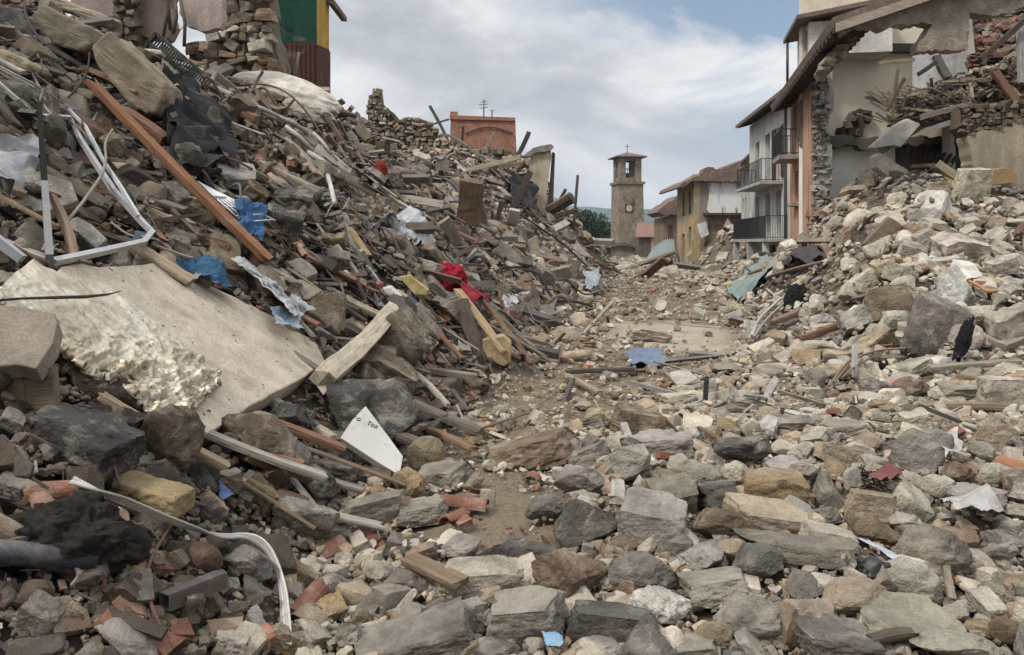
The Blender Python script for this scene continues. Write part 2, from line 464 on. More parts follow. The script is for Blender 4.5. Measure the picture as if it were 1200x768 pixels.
def rock(kind, seed, sub):
    r = np.random.default_rng(seed * 31 + 5)
    v, f = ICO[sub]
    v = v.copy()
    cuts = []
    def rn():
        q = r.normal(size=3); return q / np.linalg.norm(q)
    if kind in ('blocky', 'flat'):
        for ax in range(3):
            for sg in (-1, 1):
                n = np.zeros(3); n[ax] = sg
                n = n + r.normal(size=3) * (.13 if kind == 'blocky' else .1); n /= np.linalg.norm(n)
                cuts.append((n, r.uniform(.46, .62)))
        for _ in range(4): cuts.append((rn(), r.uniform(.66, .86)))
    elif kind == 'wedge':
        for _ in range(6): cuts.append((rn(), r.uniform(.22, .62)))
        for _ in range(4): cuts.append((rn(), r.uniform(.5, .8)))
    elif kind == 'jagged':
        for _ in range(15): cuts.append((rn(), r.uniform(.42, .8)))
    else:
        for _ in range(7): cuts.append((rn(), r.uniform(.7, .93)))
    v = v * (1 + .16 * fbm(v * 1.3 + seed, seed, 2)[:, None])
    for n, d in cuts:
        e = v @ n - d
        if sub >= 5: e = e - .012 * fbm(v * 5, seed + 3, 2)
        v = v - np.outer(np.maximum(e, 0), n) * .96
    if sub >= 2:
        rough = {'blocky': .035, 'flat': .035, 'wedge': .03, 'rounded': .035, 'jagged': .06}[kind]
        nn = v / (np.linalg.norm(v, axis=1)[:, None] + 1e-6)
        dsp = 1.25 * rough * fbm(v * 3.2 + seed, seed + 1, 5 if sub >= 5 else 2, .58)
        if sub >= 5:
            chips = np.maximum(0, fbm(v * 2.1 + 9, seed + 2, 2) - .35) * -.16
            dsp = dsp + chips
        v = v + nn * dsp[:, None]
    lo, hi = v.min(0), v.max(0)
    v = (v - (lo + hi) / 2) / (hi - lo)
    return v, f
NLIB = 24
LIBK = [KINDS[i % len(KINDS)] for i in range(NLIB)]
LIB = {s: [rock(LIBK[i], i, s) for i in range(NLIB)] for s in (1, 2)}
def rot_basis(n, yaw):
    """rows of frames whose z is n (N,3), turned by yaw"""
    n = n / np.linalg.norm(n, axis=1)[:, None]
    ref = np.stack([np.cos(yaw), np.sin(yaw), np.zeros_like(yaw)], 1)
    x = ref - n * (ref * n).sum(1)[:, None]; x /= np.linalg.norm(x, axis=1)[:, None]
    y = np.cross(n, x)
    return np.stack([x, y, n], 2)          # columns
def mass(name, batches, mat, smooth=False):
    """batches: (verts, faces, pos, scale, rot, color) -> one mesh with a colour per piece"""
    V, L, S, C = [], [], [], []
    off = 0
    for v, f, pos, sc, rot, col in batches:
        if len(pos) == 0: continue
        w = np.einsum('nij,nkj->nki', rot, v[None] * sc[:, None, :]) + pos[:, None, :]
        k, nv = len(pos), len(v)
        V.append(w.reshape(-1, 3).astype(np.float32))
        L.append((f.reshape(1, -1) + (off + np.arange(k) * nv)[:, None]).reshape(-1).astype(np.int32))
        S.append(np.full(k * len(f), f.shape[1], np.int32))
        C.append(np.repeat(np.concatenate([col, np.ones((k, 1))], 1), nv, axis=0).astype(np.float32))
        off += k * nv
    V, L, S, C = np.concatenate(V), np.concatenate(L), np.concatenate(S), np.concatenate(C)
    me = bpy.data.meshes.new(name)
    me.vertices.add(len(V)); me.vertices.foreach_set('co', V.ravel())
    me.loops.add(len(L)); me.loops.foreach_set('vertex_index', L)
    me.polygons.add(len(S))
    me.polygons.foreach_set('loop_start', np.concatenate([[0], np.cumsum(S)[:-1]]).astype(np.int32))
    me.update(calc_edges=True)
    me.polygons.foreach_set('use_smooth', np.full(len(S), smooth))
    at = me.color_attributes.new('Col', 'FLOAT_COLOR', 'POINT')
    at.data.foreach_set('color', C.ravel())
    me.update()
    return link(name, me, mat)

TONES = {                       # linear base colours of the stones
    'pale cream': (.49, .43, .345), 'pale grey': (.44, .405, .35), 'white': (.60, .57, .52), 'light grey': (.36, .32, .265),
    'mid grey': (.24, .212, .175), 'dark grey': (.145, .132, .115), 'tan': (.36, .285, .20), 'ochre': (.31, .225, .13),
    'brown': (.21, .15, .10), 'reddish brown': (.23, .15, .105), 'dark brown': (.095, .07, .05)}
TW = {'street': [('pale cream', .26), ('pale grey', .16), ('light grey', .17), ('mid grey', .10), ('tan', .20), ('ochre', .05), ('brown', .07), ('dark grey', .02)],
      'left': [('pale cream', .12), ('pale grey', .07), ('light grey', .12), ('mid grey', .13), ('tan', .18), ('ochre', .05), ('brown', .18), ('dark grey', .05), ('dark brown', .12)],
      'right': [('pale cream', .34), ('pale grey', .19), ('light grey', .15), ('mid grey', .06), ('tan', .18), ('brown', .05), ('white', .03)]}
def pick_tone(zone, r):
    u = r.random() * sum(w for _, w in TW[zone])
    for t, w in TW[zone]:
        u -= w
        if u <= 0: return t
    return TW[zone][0][0]

# ------------------------------------------------------------------ the ground: one sheet out to the horizon
def axis(n, a, b, c, k):
    t = np.linspace(-1, 1, n)
    s = np.sinh(k * t) / np.sinh(k)
    return np.where(s < 0, c + s * (c - a), c + s * (b - c))
gx = axis(440, -3500, 3500, 1.0, 9.2)
gy = np.concatenate([-np.geomspace(120, 2, 12), np.linspace(-1.5, 9, 150), 9 + np.geomspace(.08, 5200, 260)])
GX, GY = np.meshgrid(gx, gy)
GZ = H(GX.ravel(), GY.ravel())
nx, ny = len(gx), len(gy)
idx = np.arange(nx * ny).reshape(ny, nx)
quads = np.stack([idx[:-1, :-1], idx[:-1, 1:], idx[1:, 1:], idx[1:, :-1]], -1).reshape(-1, 4).astype(np.int32)
me = bpy.data.meshes.new('ground')
me.vertices.add(nx * ny); me.vertices.foreach_set('co', np.stack([GX.ravel(), GY.ravel(), GZ - .04 - .11 * sstep(.25, .8, GZ) * (GY.ravel() > 3)], 1).astype(np.float32).ravel())
me.loops.add(quads.size); me.loops.foreach_set('vertex_index', quads.ravel())
me.polygons.add(len(quads)); me.polygons.foreach_set('loop_start', (np.arange(len(quads)) * 4).astype(np.int32))
me.update(calc_edges=True); me.polygons.foreach_set('use_smooth', np.ones(len(quads), bool))
tag(link('ground', me, 'soil'), kind='structure')

# far hills
def hills():
    xs = np.linspace(-2600, 3400, 240); rows = []
    for k, (yy, base, amp) in enumerate([(2400, -20, 0), (2700, 55, 30), (3100, 115, 30), (3500, 166, 22), (3900, 100, 15)]):
        z = base + amp * n2d(xs, xs * 0 + yy, .0017, 40, 5) - 22 * sstep(400, 1100, xs)
        rows.append([(x, yy, q) for x, q in zip(xs, z)])
    mb = MB().grid(rows)
    m, nt, bs = nodes_of('hill_woods')
    v = N(nt, 'ShaderNodeNewGeometry').outputs['Position']
    c = mixc(nt, maprange(nt, noise(nt, v, .012, 8, .6), .4, .62, 0, 1), (.035, .055, .025), (.09, .10, .05))
    nt.links.new(c, bs.inputs['Base Color']); bs.inputs['Roughness'].default_value = 1; bs.inputs['Specular IOR Level'].default_value = 0
    tag(mb.build('hills', m), kind='structure')
hills()

def haze():
    m = bpy.data.materials.new('haze'); m.use_nodes = True; nt = m.node_tree; nt.nodes.clear()
    o = N(nt, 'ShaderNodeOutputMaterial'); v = N(nt, 'ShaderNodeVolumePrincipled')
    v.inputs['Color'].default_value = (.58, .70, .88, 1); v.inputs['Density'].default_value = HAZE; v.inputs['Anisotropy'].default_value = 0
    nt.links.new(v.outputs[0], o.inputs['Volume'])
    tag(MB().box((0, 2540, 93), (7060, 5380, 214)).build('haze', m), kind='stuff')
HAZE = 2.0e-4
haze()

# ------------------------------------------------------------------ buildings
def wall_grid(mb, O, U, T, L, Hh, holes=()):
    """A wall from O along U, L long and Hh high, T thick, with square-cut openings (u0, u1, v0, v1)."""
    O, U, T = Vector(O), Vector(U).normalized(), Vector(T); Z = Vector((0, 0, 1))
    us = sorted({0.0, L, *[h[0] for h in holes], *[h[1] for h in holes]}); vs_ = sorted({0.0, Hh, *[h[2] for h in holes], *[h[3] for h in holes]})
    def solid(i, j):
        if i < 0 or j < 0 or i >= len(us) - 1 or j >= len(vs_) - 1: return False
        cu, cv = (us[i] + us[i + 1]) / 2, (vs_[j] + vs_[j + 1]) / 2
        return not any(h[0] < cu < h[1] and h[2] < cv < h[3] for h in holes)
    for i in range(len(us) - 1):
        for j in range(len(vs_) - 1):
            if not solid(i, j): continue
            a = O + U * us[i] + Z * vs_[j]; b = O + U * us[i + 1] + Z * vs_[j]; c = O + U * us[i + 1] + Z * vs_[j + 1]; d = O + U * us[i] + Z * vs_[j + 1]
            mb.add([a, b, c, d], [(0, 1, 2, 3)]); mb.add([a + T, b + T, c + T, d + T], [(3, 2, 1, 0)])
            for (p, q, nb) in ((a, b, (i, j - 1)), (b, c, (i + 1, j)), (c, d, (i, j + 1)), (d, a, (i - 1, j))):
                if not solid(*nb): mb.add([p, q, q + T, p + T], [(0, 3, 2, 1)])
    return mb
def inpoly(x, y, poly):
    ins = False; j = len(poly) - 1
    for i in range(len(poly)):
        xi, yi = poly[i]; xj, yj = poly[j]
        if (yi > y) != (yj > y) and x < (xj - xi) * (y - yi) / (yj - yi) + xi: ins = not ins
        j = i
    return ins
def jag(pts, seed, amp=3.0, step=7):
    """Breaks up an outline given in pixels."""
    r = random.Random(seed); out = []
    for i, p in enumerate(pts):
        q = pts[(i + 1) % len(pts)]
        n = max(1, int(math.dist(p, q) / step))
        for k in range(n):
            t = k / n
            out.append((p[0] + (q[0] - p[0]) * t + (r.uniform(-amp, amp) if k else 0), p[1] + (q[1] - p[1]) * t + (r.uniform(-amp, amp) if k else 0)))
    return out
def pane(name, px, Y, thick, mat, parent, color, seed=None, amp=2.5, step=7):
    """A broken slab standing square to the street at depth Y: outline in photo pixels, real thickness."""
    pts = jag(px, seed, amp, step) if seed is not None else px
    return MB().prism([P(a, b, Y) for a, b in pts], (0, thick, 0)).build(name, mat, parent, color)
WT = [(.30, .25, .18), (.36, .31, .24), (.24, .20, .15), (.20, .165, .12), (.40, .36, .29), (.28, .20, .13), (.16, .13, .10)]
def masonry(name, px, Y, parent, size=.3, depth=.3, seed=1, tones=WT, core=(.22, .185, .14), thick=.5, slope=0.0):
    """Rubble-stone wall face: rough stones laid in courses within an outline (pixels) at depth Y, on a mortar core."""
    r = np.random.default_rng(seed)
    poly = [(P(a, b, Y).x, P(a, b, Y).z) for a, b in px]
    xs, zs = [p[0] for p in poly], [p[1] for p in poly]
    pos, sc, yaw, col, lib = [], [], [], [], []
    z = min(zs)
    while z < max(zs):
        hh = size * r.uniform(.4, .95); x = min(xs) - r.uniform(0, size)
        while x < max(xs):
            ww = size * r.uniform(.45, 1.6)
            cx, cz = x + ww / 2, z + hh / 2
            if inpoly(cx, cz, poly) and r.random() > .07:
                pos.append((cx, Y + r.uniform(-.07, .08) + slope * (cx - xs[0]), cz)); sc.append((ww * 1.08, depth * r.uniform(.9, 1.5), hh * 1.12)); yaw.append(r.normal() * .22)
                col.append(np.array(tones[r.integers(len(tones))]) * r.uniform(.75, 1.2)); lib.append([0, 1, 3, 5, 6, 7, 12, 13][r.integers(8)])
            x += ww
        z += hh * .93
    pos, sc, yaw, col, lib = np.array(pos), np.array(sc), np.array(yaw), np.array(col), np.array(lib)
    nrm = np.stack([r.normal(size=len(pos)) * .2, r.normal(size=len(pos)) * .12, np.ones(len(pos))], 1)
    rot = rot_basis(nrm, yaw)
    bt = [(*LIB[2][k], pos[lib == k], sc[lib == k], rot[lib == k], col[lib == k]) for k in set(lib)]
    ob = mass(name, bt, 'masonry')
    ob.parent = parent; ob.location = -Vector(parent.location)
    MB().prism([P(a, b, Y + .05) for a, b in px], (0, thick, 0)).build('mortar_core', 'plaster', parent, core)
    return ob

def set_line(x, y, k):
    """The far side's house fronts run back from (x, y) along (k, 1)."""
    global SK, UF, TF, LX, LY
    SK, LX, LY = k, x, y
    UF = Vector((k, 1, 0)).normalized(); TF = Vector((UF.y, -UF.x, 0))       # along the street; into the houses
set_line(9.66, 26, .2)
def FX(Y, off=0.0): return LX + off + SK * (Y - LY)
SALMON, WHITEW, DARKW = (.55, .31, .20), (.60, .60, .57), (.045, .038, .032)
def front(mb, Y0, Y1, z0, z1, holes, off=0, thick=.5):
    O = Vector((FX(Y0, off), Y0, z0)); L = (Y1 - Y0) / UF.y
    return wall_grid(mb, O, UF, TF * thick, L, z1 - z0, [((a - Y0) / UF.y, (b - Y0) / UF.y, c - z0, d - z0) for a, b, c, d in holes])
def on_front(mb, Y0, Y1, z0, z1, d0, d1, off=0):
    """a box on a house front between depths d0 (out) and d1 (in)"""
    a = Vector((FX(Y0, off), Y0, 0)); b = Vector((FX(Y1, off), Y1, 0))
    poly = [a + TF * d0, b + TF * d0, b + TF * d1, a + TF * d1]
    return mb.prism([Vector((p.x, p.y, z0)) for p in poly], (0, 0, z1 - z0))
def railing(Y0, Y1, z, depth, off, parent, step=.13, hgt=.95):
    mb = MB()
    a = Vector((FX(Y0, off), Y0, z)) - TF * depth; b = Vector((FX(Y1, off), Y1, z)) - TF * depth
    a0 = Vector((FX(Y0, off), Y0, z)); b0 = Vector((FX(Y1, off), Y1, z))
    for p, q in ((a0, a), (a, b), (b, b0)):
        for hh in (.06, hgt): mb.tube([p + Vector((0, 0, hh)), q + Vector((0, 0, hh))], .022, 4, False)
        n = max(2, int((q - p).length / step))
        for k in range(n + 1):
            w = p.lerp(q, k / n); mb.tube([w, w + Vector((0, 0, hgt))], .011, 4, False)
    return mb.build('railing', 'metal', parent, (.03, .03, .033))
def shutter(Y0, Y1, z0, z1, parent, color, off=0, out=.06):
    mb = MB(); on_front(mb, Y0, Y1, z0, z1, -out, -.004, off)
    n = int((z1 - z0) / .11)
    for k in range(n):
        zz = z0 + .05 + (z1 - z0 - .1) * (k + .5) / n
        on_front(mb, Y0 + .05, Y1 - .05, zz - .02, zz + .02, -out - .03, -out, off)
    return mb.build('shutter', 'wood', parent, color)

def damaged_house():
    t = thing('damaged_house', 'salmon house torn open at its end, rooms bare under a tiled roof', 'house', (9.66, 26, 0))
    landmark('the torn open salmon house', (10.5, 25, 3))
    holes = [(28.3, 29.1, 5.0, 6.7), (27.6, 28.2, 3.3, 4.4), (28.6, 29.3, 3.2, 4.3), (27.5, 28.3, .6, 2.4)]
    front(MB(), 26, 30.6, -.6, 6.95, holes).build('facade', 'plaster', t, SALMON)
    for a, b, c, d in holes:
        w = on_front(MB(), a + .002, b - .002, c + .002, d - .002, .22, .27).build('window', 'glass', t)
        mb = MB(); on_front(mb, (a + b) / 2 - .03, (a + b) / 2 + .03, c + .01, d - .01, .17, .218); on_front(mb, a + .01, a + .06, c + .01, d - .01, .17, .218)
        mb.build('window_frame', 'wood', w, (.22, .18, .14)).location = (0, 0, 0)
    shutter(27.55, 28.2, 5.0, 6.6, t, (.24, .19, .15)); shutter(29.15, 29.8, 5.0, 6.6, t, (.24, .19, .15)).name = 'shutter'
    bal = on_front(MB(), 28.1, 30.0, 4.66, 4.8, -.7, -.003).build('balcony', 'concrete', t, (.30, .28, .25))
    railing(28.12, 29.98, 4.8, .66, 0, t, .14, .9)
    on_front(MB(), 28.5, 29.5, 3.02, 3.14, -.25, -.003).build('window_sill', 'concrete', t, (.34, .31, .27))
    # upper strip and dormer
    front(MB(), 26.9, 29.4, 7.25, 8.0, [], .1, .4).build('parapet', 'plaster', t, (.56, .27, .17))
    mb = MB(); front(mb, 26.9, 29.4, 8.003, 9.1, [(27.2, 27.9, 8.15, 8.95), (28.2, 28.9, 8.15, 8.95)], .1, .4)
    a = Vector((FX(26.9, .1), 26.9, 8.003)); mb.prism([a + TF * .4, a + TF * 2.6, a + TF * 2.6 + Vector((0, 0, 1.1)), a + TF * .4 + Vector((0, 0, 1.1))], UF * 2.4)
    mb.build('dormer', 'plaster', t, (.62, .60, .55))
    on_front(MB(), 27.2, 28.9, 8.15, 8.95, .3, .36, .1).build('dormer_window', 'glass', t)
    r0 = Vector((FX(26.5, 0), 26.5, 9.103)) - TF * .35
    MB().prism([r0, r0 + TF * 3.2 + Vector((0, 0, .5)), r0 + TF * 3.2 + Vector((0, 0, .64)), r0 + Vector((0, 0, .14))], UF * 3.4).build('dormer_roof', 'roof_tiles', t)
    MB().tube([Vector((FX(29.3, -.28), 29.3, 9.1)), Vector((FX(29.3, -.28), 29.3, 7.3))], .05, 6).build('downpipe', 'metal', t, (.06, .055, .05))
    # main roof: its eave runs on towards the viewer past the fallen front wall, its cut edge climbs over the gable
    a = P(979, 30, 18.6); b = a + Vector((9.0, 0, 3.06)); back = UF * 12.2
    up = Vector((-.06, 0, .19)); sl = (b - a)
    for q, w, l in ((a, .135, UF * 12.2), (a + sl * .1354, .86, UF * .75)):
        MB().prism([q, q + sl * w, q + sl * w + up, q + up], l).build('roof', 'roof_tiles', t)
    for k in range(26):
        p = a + UF * (.15 + k * .47) + Vector((0, 0, -.003)); d = Vector((1.15, 0, 1.15 * .34))
        MB().prism([p, p + d, p + d - Vector((0, 0, .13)), p - Vector((0, 0, .13))], Vector((0, .11, 0))).build('rafter', 'wood', t, (.075, .052, .038))
    MB().prism([a + Vector((.0, -.03, -.16)), b + Vector((0, -.03, -.16)), b + Vector((0, -.03, .05)), a + Vector((0, -.03, .05))], (0, .024, 0)).build('fascia_board', 'wood', t, (.40, .33, .26))
    masonry('wall_head', [(962, 84), (972, 66), (984, 50), (997, 33), (1012, 30), (1006, 42), (996, 56), (986, 70), (976, 82), (966, 92)], 20.6, t, .2, .5, 5)
    # wall thickness where the house broke
    masonry('wall_core', [(953, 80), (967, 76), (972, 120), (969, 170), (973, 220), (969, 275), (953, 275), (954, 180)], 25.88, t, .17, .16, 3, [(.27, .25, .215), (.21, .19, .16), (.33, .31, .27), (.16, .145, .12), (.38, .36, .32)], (.24, .22, .185))
    pane('plaster_strip', [(963, 83), (976, 81), (977, 130), (970, 137), (964, 135)], 25.9, .35, 'plaster', t, (.34, .33, .30), 4, 1)
    pane('plaster_panel', [(958, 170), (975, 169), (974, 222), (966, 226), (957, 220)], 25.85, .3, 'plaster', t, (.62, .61, .58), 5, .8)
    # the rooms
    pane('upper_room_wall', [(940, -10), (1125, -60), (1125, 165), (940, 165)], 27.7, .3, 'room_paint', t, (.66, .585, .47))
    pane('hollow_shade_sheet', [(1050, 166), (1130, 166), (1130, 330), (1050, 330)], 27.55, .34, 'plaster', t, (.055, .045, .035))  # dark sheet that paints in the shade of the hollow
    pane('lower_room_wall', [(940, 166), (1049.5, 166), (1049.5, 330), (940, 330)], 27.6, .3, 'room_paint', t, (.78, .76, .71))
    s0 = P(1083, -40, 26.6)
    mbs = MB().prism([P(1104, 60, 26.6), P(1104, 330, 26.6), P(1112, 330, 28), P(1112, 40, 28)], (.3, 0, 0)); mbs.build('cross_wall', 'plaster', t, (.40, .36, .30))
    MB().box(P(1062, 57, 27.5), (4.9, .3, .28)).build('ceiling_beam', 'wood', t, (.07, .055, .042))
    pane('broken_floor', [(962, 152), (978, 160), (990, 158), (1004, 163), (1040, 160), (1130, 160), (1130, 169), (1035, 170), (1012, 176), (998, 170), (980, 174), (962, 165)], 27.2, .38, 'concrete', t, (.12, .10, .08), 8, 2, 5)
    masonry('torn_plaster', [(984, 150), (994, 146), (1000, 131), (1008, 127), (1017, 131), (1016, 142), (1008, 152), (1012, 160), (984, 160)], 27.5, t, .3, .16, 9, [(.06, .05, .04), (.09, .075, .06), (.05, .042, .035)], (.06, .05, .04), .1)
    # stucco of the gable, ragged below, and what stands on to the far side
    g = [(985, 34), (1063, 8), (1140, -18), (1215, -44), (1215, 5), (1170, 18), (1136, 14), (1134, 58), (1076, 60), (1079, 47), (1088, 36), (1093, 29), (1080, 25), (1066, 31), (1052, 27), (1036, 35), (1020, 30), (1003, 32), (992, 40)]
    pane('gable', g, 18.9, .4, 'stucco', t, (.40, .35, .28), 11, 1.6, 4)
    pane('white_room_wall', [(1075, 57), (1134, 54), (1134, 112), (1110, 108), (1075, 104)], 25.4, .3, 'plaster', t, (.62, .62, .61))
    masonry('rear_masonry', [(1110, 96), (1134, 96), (1134, 10), (1230, 10), (1230, 215), (1110, 215)], 28.0, t, .27, .34, 12, [(.13, .105, .075), (.17, .14, .10), (.09, .07, .05), (.24, .20, .15)], (.10, .08, .06))
    return t
damaged_house()

def white_house():
    set_line(12.8, 43, .093)
    t = thing('white_house', 'white house with two iron balconies next to the salmon house', 'house', (FX(35), 35, 0))
    landmark('the white balcony house', (12, 38, 2))
    of = 0
    holes = [(36.2, 37.3, 4.65, 7.0), (38.6, 39.7, 4.65, 7.0), (41.0, 42.0, 4.65, 6.9), (36.4, 37.4, 2.05, 4.1), (38.6, 39.6, 2.05, 4.1), (41, 42, 2.05, 4.1), (37.5, 39.2, -.2, 1.6)]
    front(MB(), 33.0, 43.2, -.8, 8.0, holes, of).build('facade', 'plaster', t, WHITEW)
    far = Vector((FX(43.2, of), 43.2, -.8))
    MB().prism([far, far + TF * 8, far + TF * 8 + Vector((0, 0, 8.8)), far + Vector((0, 0, 8.8))], UF * .3).build('end_wall', 'plaster', t, WHITEW)
    for i, (a, b, c, d) in enumerate(holes):
        on_front(MB(), a + .002, b - .002, c + .002, d - .002, .25, .3, of).build('door' if c < 5 else 'window', 'wood', t, (.05, .042, .036) if i else (.13, .055, .04))
    shutter(35.5, 36.18, 4.65, 7.0, t, (.14, .06, .045), of); shutter(37.32, 38.0, 4.65, 7.0, t, (.14, .06, .045), of)
    for Y0, Y1, z in ((36.0, 42.0, 4.5), (35.2, 43.0, 1.9)):
        on_front(MB(), Y0, Y1, z - .14, z, -1.0, -.003, of).build('balcony', 'concrete', t, (.40, .38, .35))
        railing(Y0 + .05, Y1 - .05, z, .94, of, t, .10 if z < 3 else .16, 1.0)
    for Yk in (35.6, 39, 42.6): on_front(MB(), Yk, Yk + .3, -.8, 1.755, -.95, -.7, of).build('balcony_pillar', 'plaster', t, (.58, .57, .54))
    on_front(MB(), 35.3, 35.42, -.5, 7.8, -.12, -.004, of).build('downpipe', 'metal', t, (.10, .09, .08))
    e = Vector((FX(32.7, of), 32.7, 7.9)) - TF * .75
    MB().prism([e, e + TF * 6 + Vector((0, 0, 1.7)), e + TF * 6 + Vector((0, 0, 1.86)), e + Vector((0, 0, .16))], UF * 10.8).build('roof', 'roof_tiles', t)
    for k in range(17):
        p = e + UF * (.3 + k * .6) + Vector((0, 0, -.004))
        MB().prism([p, p + TF * .75 + Vector((0, 0, .213)), p + TF * .75 + Vector((0, 0, .1)), p + Vector((0, 0, -.11))], UF * .1).build('rafter', 'wood', t, (.06, .048, .038))
white_house()

def cream_house():
    """narrow house between the white one and the yellow one"""
    t = thing('narrow_house', 'narrow pale house with ochre gable between the white house and the yellow house', 'house', (13.2, 46, 0))
    mb = MB(); wall_grid(mb, P(877, 330, 47), Vector((.2, 1, 0)), Vector((.5, -.1, 0)), 5, 6.4, [(1, 2, 3.4, 5), (3, 4, 3.4, 5), (1, 2, .8, 2.4)])
    mb.build('facade', 'plaster', t, (.52, .50, .46))
    pane('end_wall', [(877, 190), (884, 176), (900, 170), (900, 320), (877, 320)], 46.6, .35, 'plaster', t, (.50, .49, .46))
    pane('gable', [(866, 196), (874, 186), (884, 177), (888, 190), (866, 212)], 46.5, .09, 'masonry_far', t, None)
    MB().prism([P(868, 192, 46), P(888, 173, 46), P(888, 170, 46), P(868, 189, 46)], (1, 5, 0)).build('roof', 'roof_tiles', t)
M['masonry_far'] = masonry_pattern('masonry_far', (.36, .25, .13), (.26, .19, .11), (.28, .23, .17), .3, .5)
M['masonry_dark'] = masonry_pattern('masonry_dark', (.20, .16, .11), (.13, .10, .07), (.17, .14, .10), .25, .4)
cream_house()

def yellow_house():
    Y = 56.0
    t = thing('yellow_house', 'half fallen yellow house with a white party wall and sagging roof', 'house', (12.8, Y, 0))
    landmark('the half fallen yellow house', (13, 54, 1.5))
    a, b = P(813, 310, Y), P(793.5, 310, 63)
    u = (b - a); L = u.length
    mb = MB(); wall_grid(mb, (a.x, a.y, -.5), u, Vector((.45, 0, 0)), L, 7.0, [(1.0, 2.0, 4.3, 6.0), (3.6, 4.6, 4.3, 6.0), (1.0, 2.0, 1.9, 3.4), (3.6, 4.8, .6, 3.0)])
    mb.build('facade', 'peeling', t, (.47, .35, .185))
    for q in ((1.02, 1.98, 4.32, 5.98), (3.62, 4.58, 4.32, 5.98), (1.02, 1.98, 1.92, 3.38), (3.62, 4.78, .62, 2.98)):
        o = Vector((a.x + .25, a.y, -.5)); un = u.normalized()
        MB().prism([o + un * q[0] + Vector((0, 0, q[2])), o + un * q[1] + Vector((0, 0, q[2])), o + un * q[1] + Vector((0, 0, q[3])), o + un * q[0] + Vector((0, 0, q[3]))], (.05, 0, 0)).build('window', 'wood', t, (.05, .042, .035))
    pane('party_wall', [(830, 213), (880, 214), (880, 252), (832, 251), (828, 246), (831, 232)], Y - .02, .4, 'streaked', t, None, 2, .5)
    pane('torn_edge', [(813, 212), (830, 208), (831, 232), (827, 250), (830, 251), (824, 300), (811, 300), (815, 252)], Y + .02, .5, 'plaster', t, (.25, .21, .16), 3, 1.5, 4)
    pane('lower_masonry', [(824, 252), (880, 252), (880, 325), (824, 325)], Y + .3, .5, 'masonry_dark', t, None)
    MB().box(P(852, 251, Y - .1), (3.3, .25, .16)).build('floor_beam', 'wood', t, (.08, .06, .045))
    MB().tube([P(873, 212, Y - .1), P(873, 300, Y - .1)], .09, 6).build('downpipe', 'metal', t, (.12, .11, .10))
    r = [(794, 220), (802, 213), (815, 207), (832, 203), (850, 196), (868, 189), (880, 184), (880, 213.5), (832, 212.5), (813, 212), (802, 219)]
    pane('roof', r, Y - .5, 8, 'roof_tiles', t, None, 6, .9, 2.5)
    pane('roof_stub', [(823, 204), (826, 197), (836, 196), (842, 200), (838, 206)], Y + 1, 1.2, 'roof_tiles', t, None, 7, 1.2, 3)
    pane('archway', [(806, 300), (812, 294), (826, 296), (832, 300), (832, 330), (826, 330), (825, 308), (812, 306), (810, 330), (804, 330)], Y - 1.2, .5, 'plaster', t, (.46, .34, .18), 9, .6)
    p = thing('loose_board', 'white panel hanging askew from the broken corner of the yellow house', 'panel', P(823, 270, Y - .6))
    pane('panel', [(817, 263), (827, 260), (831, 275), (822, 279)], Y - .6, .12, 'plaster', p, (.66, .66, .66))
    p = thing('hanging_board', 'pinkish board caught on the dark masonry of the yellow house', 'board', P(851, 266, Y - .3))
    pane('board', [(848, 266), (853, 256), (858, 264), (852, 275)], Y - .3, .1, 'plaster', p, (.45, .34, .30))
def streaked():
    m, nt, bs = nodes_of('streaked')
    tc = N(nt, 'ShaderNodeTexCoord').outputs['Object']
    mp = N(nt, 'ShaderNodeMapping'); mp.inputs['Scale'].default_value = (2.2, 2.2, .35); nt.links.new(tc, mp.inputs['Vector'])
    a = noise(nt, mp.outputs['Vector'], 1.5, 6, .6, .6); b = noise(nt, tc, .45, 3, .5)
    s = N(nt, 'ShaderNodeMath', operation='MULTIPLY')
    nt.links.new(maprange(nt, a, .52, .66, 0, 1), s.inputs[0]); nt.links.new(maprange(nt, b, .42, .62, .1, 1), s.inputs[1])
    c = mixc(nt, s.outputs[0], (.62, .62, .60), (.07, .065, .06))
    nt.links.new(c, bs.inputs['Base Color']); bs.inputs['Roughness'].default_value = .9
    return m
M['streaked'] = streaked()
yellow_house()

def end_houses():
    Y = 74
    t = thing('brown_house', 'low dark brown house with a broken eave beyond the yellow house', 'house', P(785, 300, Y))
    pane('wall', [(778, 255), (800, 250), (800, 315), (777, 315)], Y, 5, 'plaster', t, (.22, .17, .12))  # even dark brown plaster
    pane('roof', [(770, 249), (780, 240), (798, 228), (798, 250), (778, 253)], Y - .8, 6, 'roof_tiles', t, None, 4, .8, 4)
    pane('shutter', [(783, 264), (788, 263), (788, 285), (783, 286)], Y - .08, .07, 'wood', t, (.12, .05, .04))
    MB().tube([P(772, 252, Y - .5), P(779, 260, Y - .1)], .07, 5).build('gutter', 'metal', t, (.15, .14, .13))
    Y = 108
    t = thing('low_house', 'low house with a red tiled roof beside the clock tower', 'house', P(765, 300, Y))
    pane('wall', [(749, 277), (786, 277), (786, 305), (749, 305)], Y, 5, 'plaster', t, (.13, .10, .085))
    pane('painted_lit_wall', [(763, 277), (770, 276), (770, 295), (763, 295)], Y - .1, .09, 'plaster', t, (.42, .28, .25))  # paler plaster paints in the lit stretch of the wall
    MB().prism([P(745, 278, Y - .5), P(788, 278, Y - .5), P(786, 264, Y + 3), P(747, 263, Y + 3)], (0, .3, .25)).build('roof', 'red_tiles', t)
end_houses()

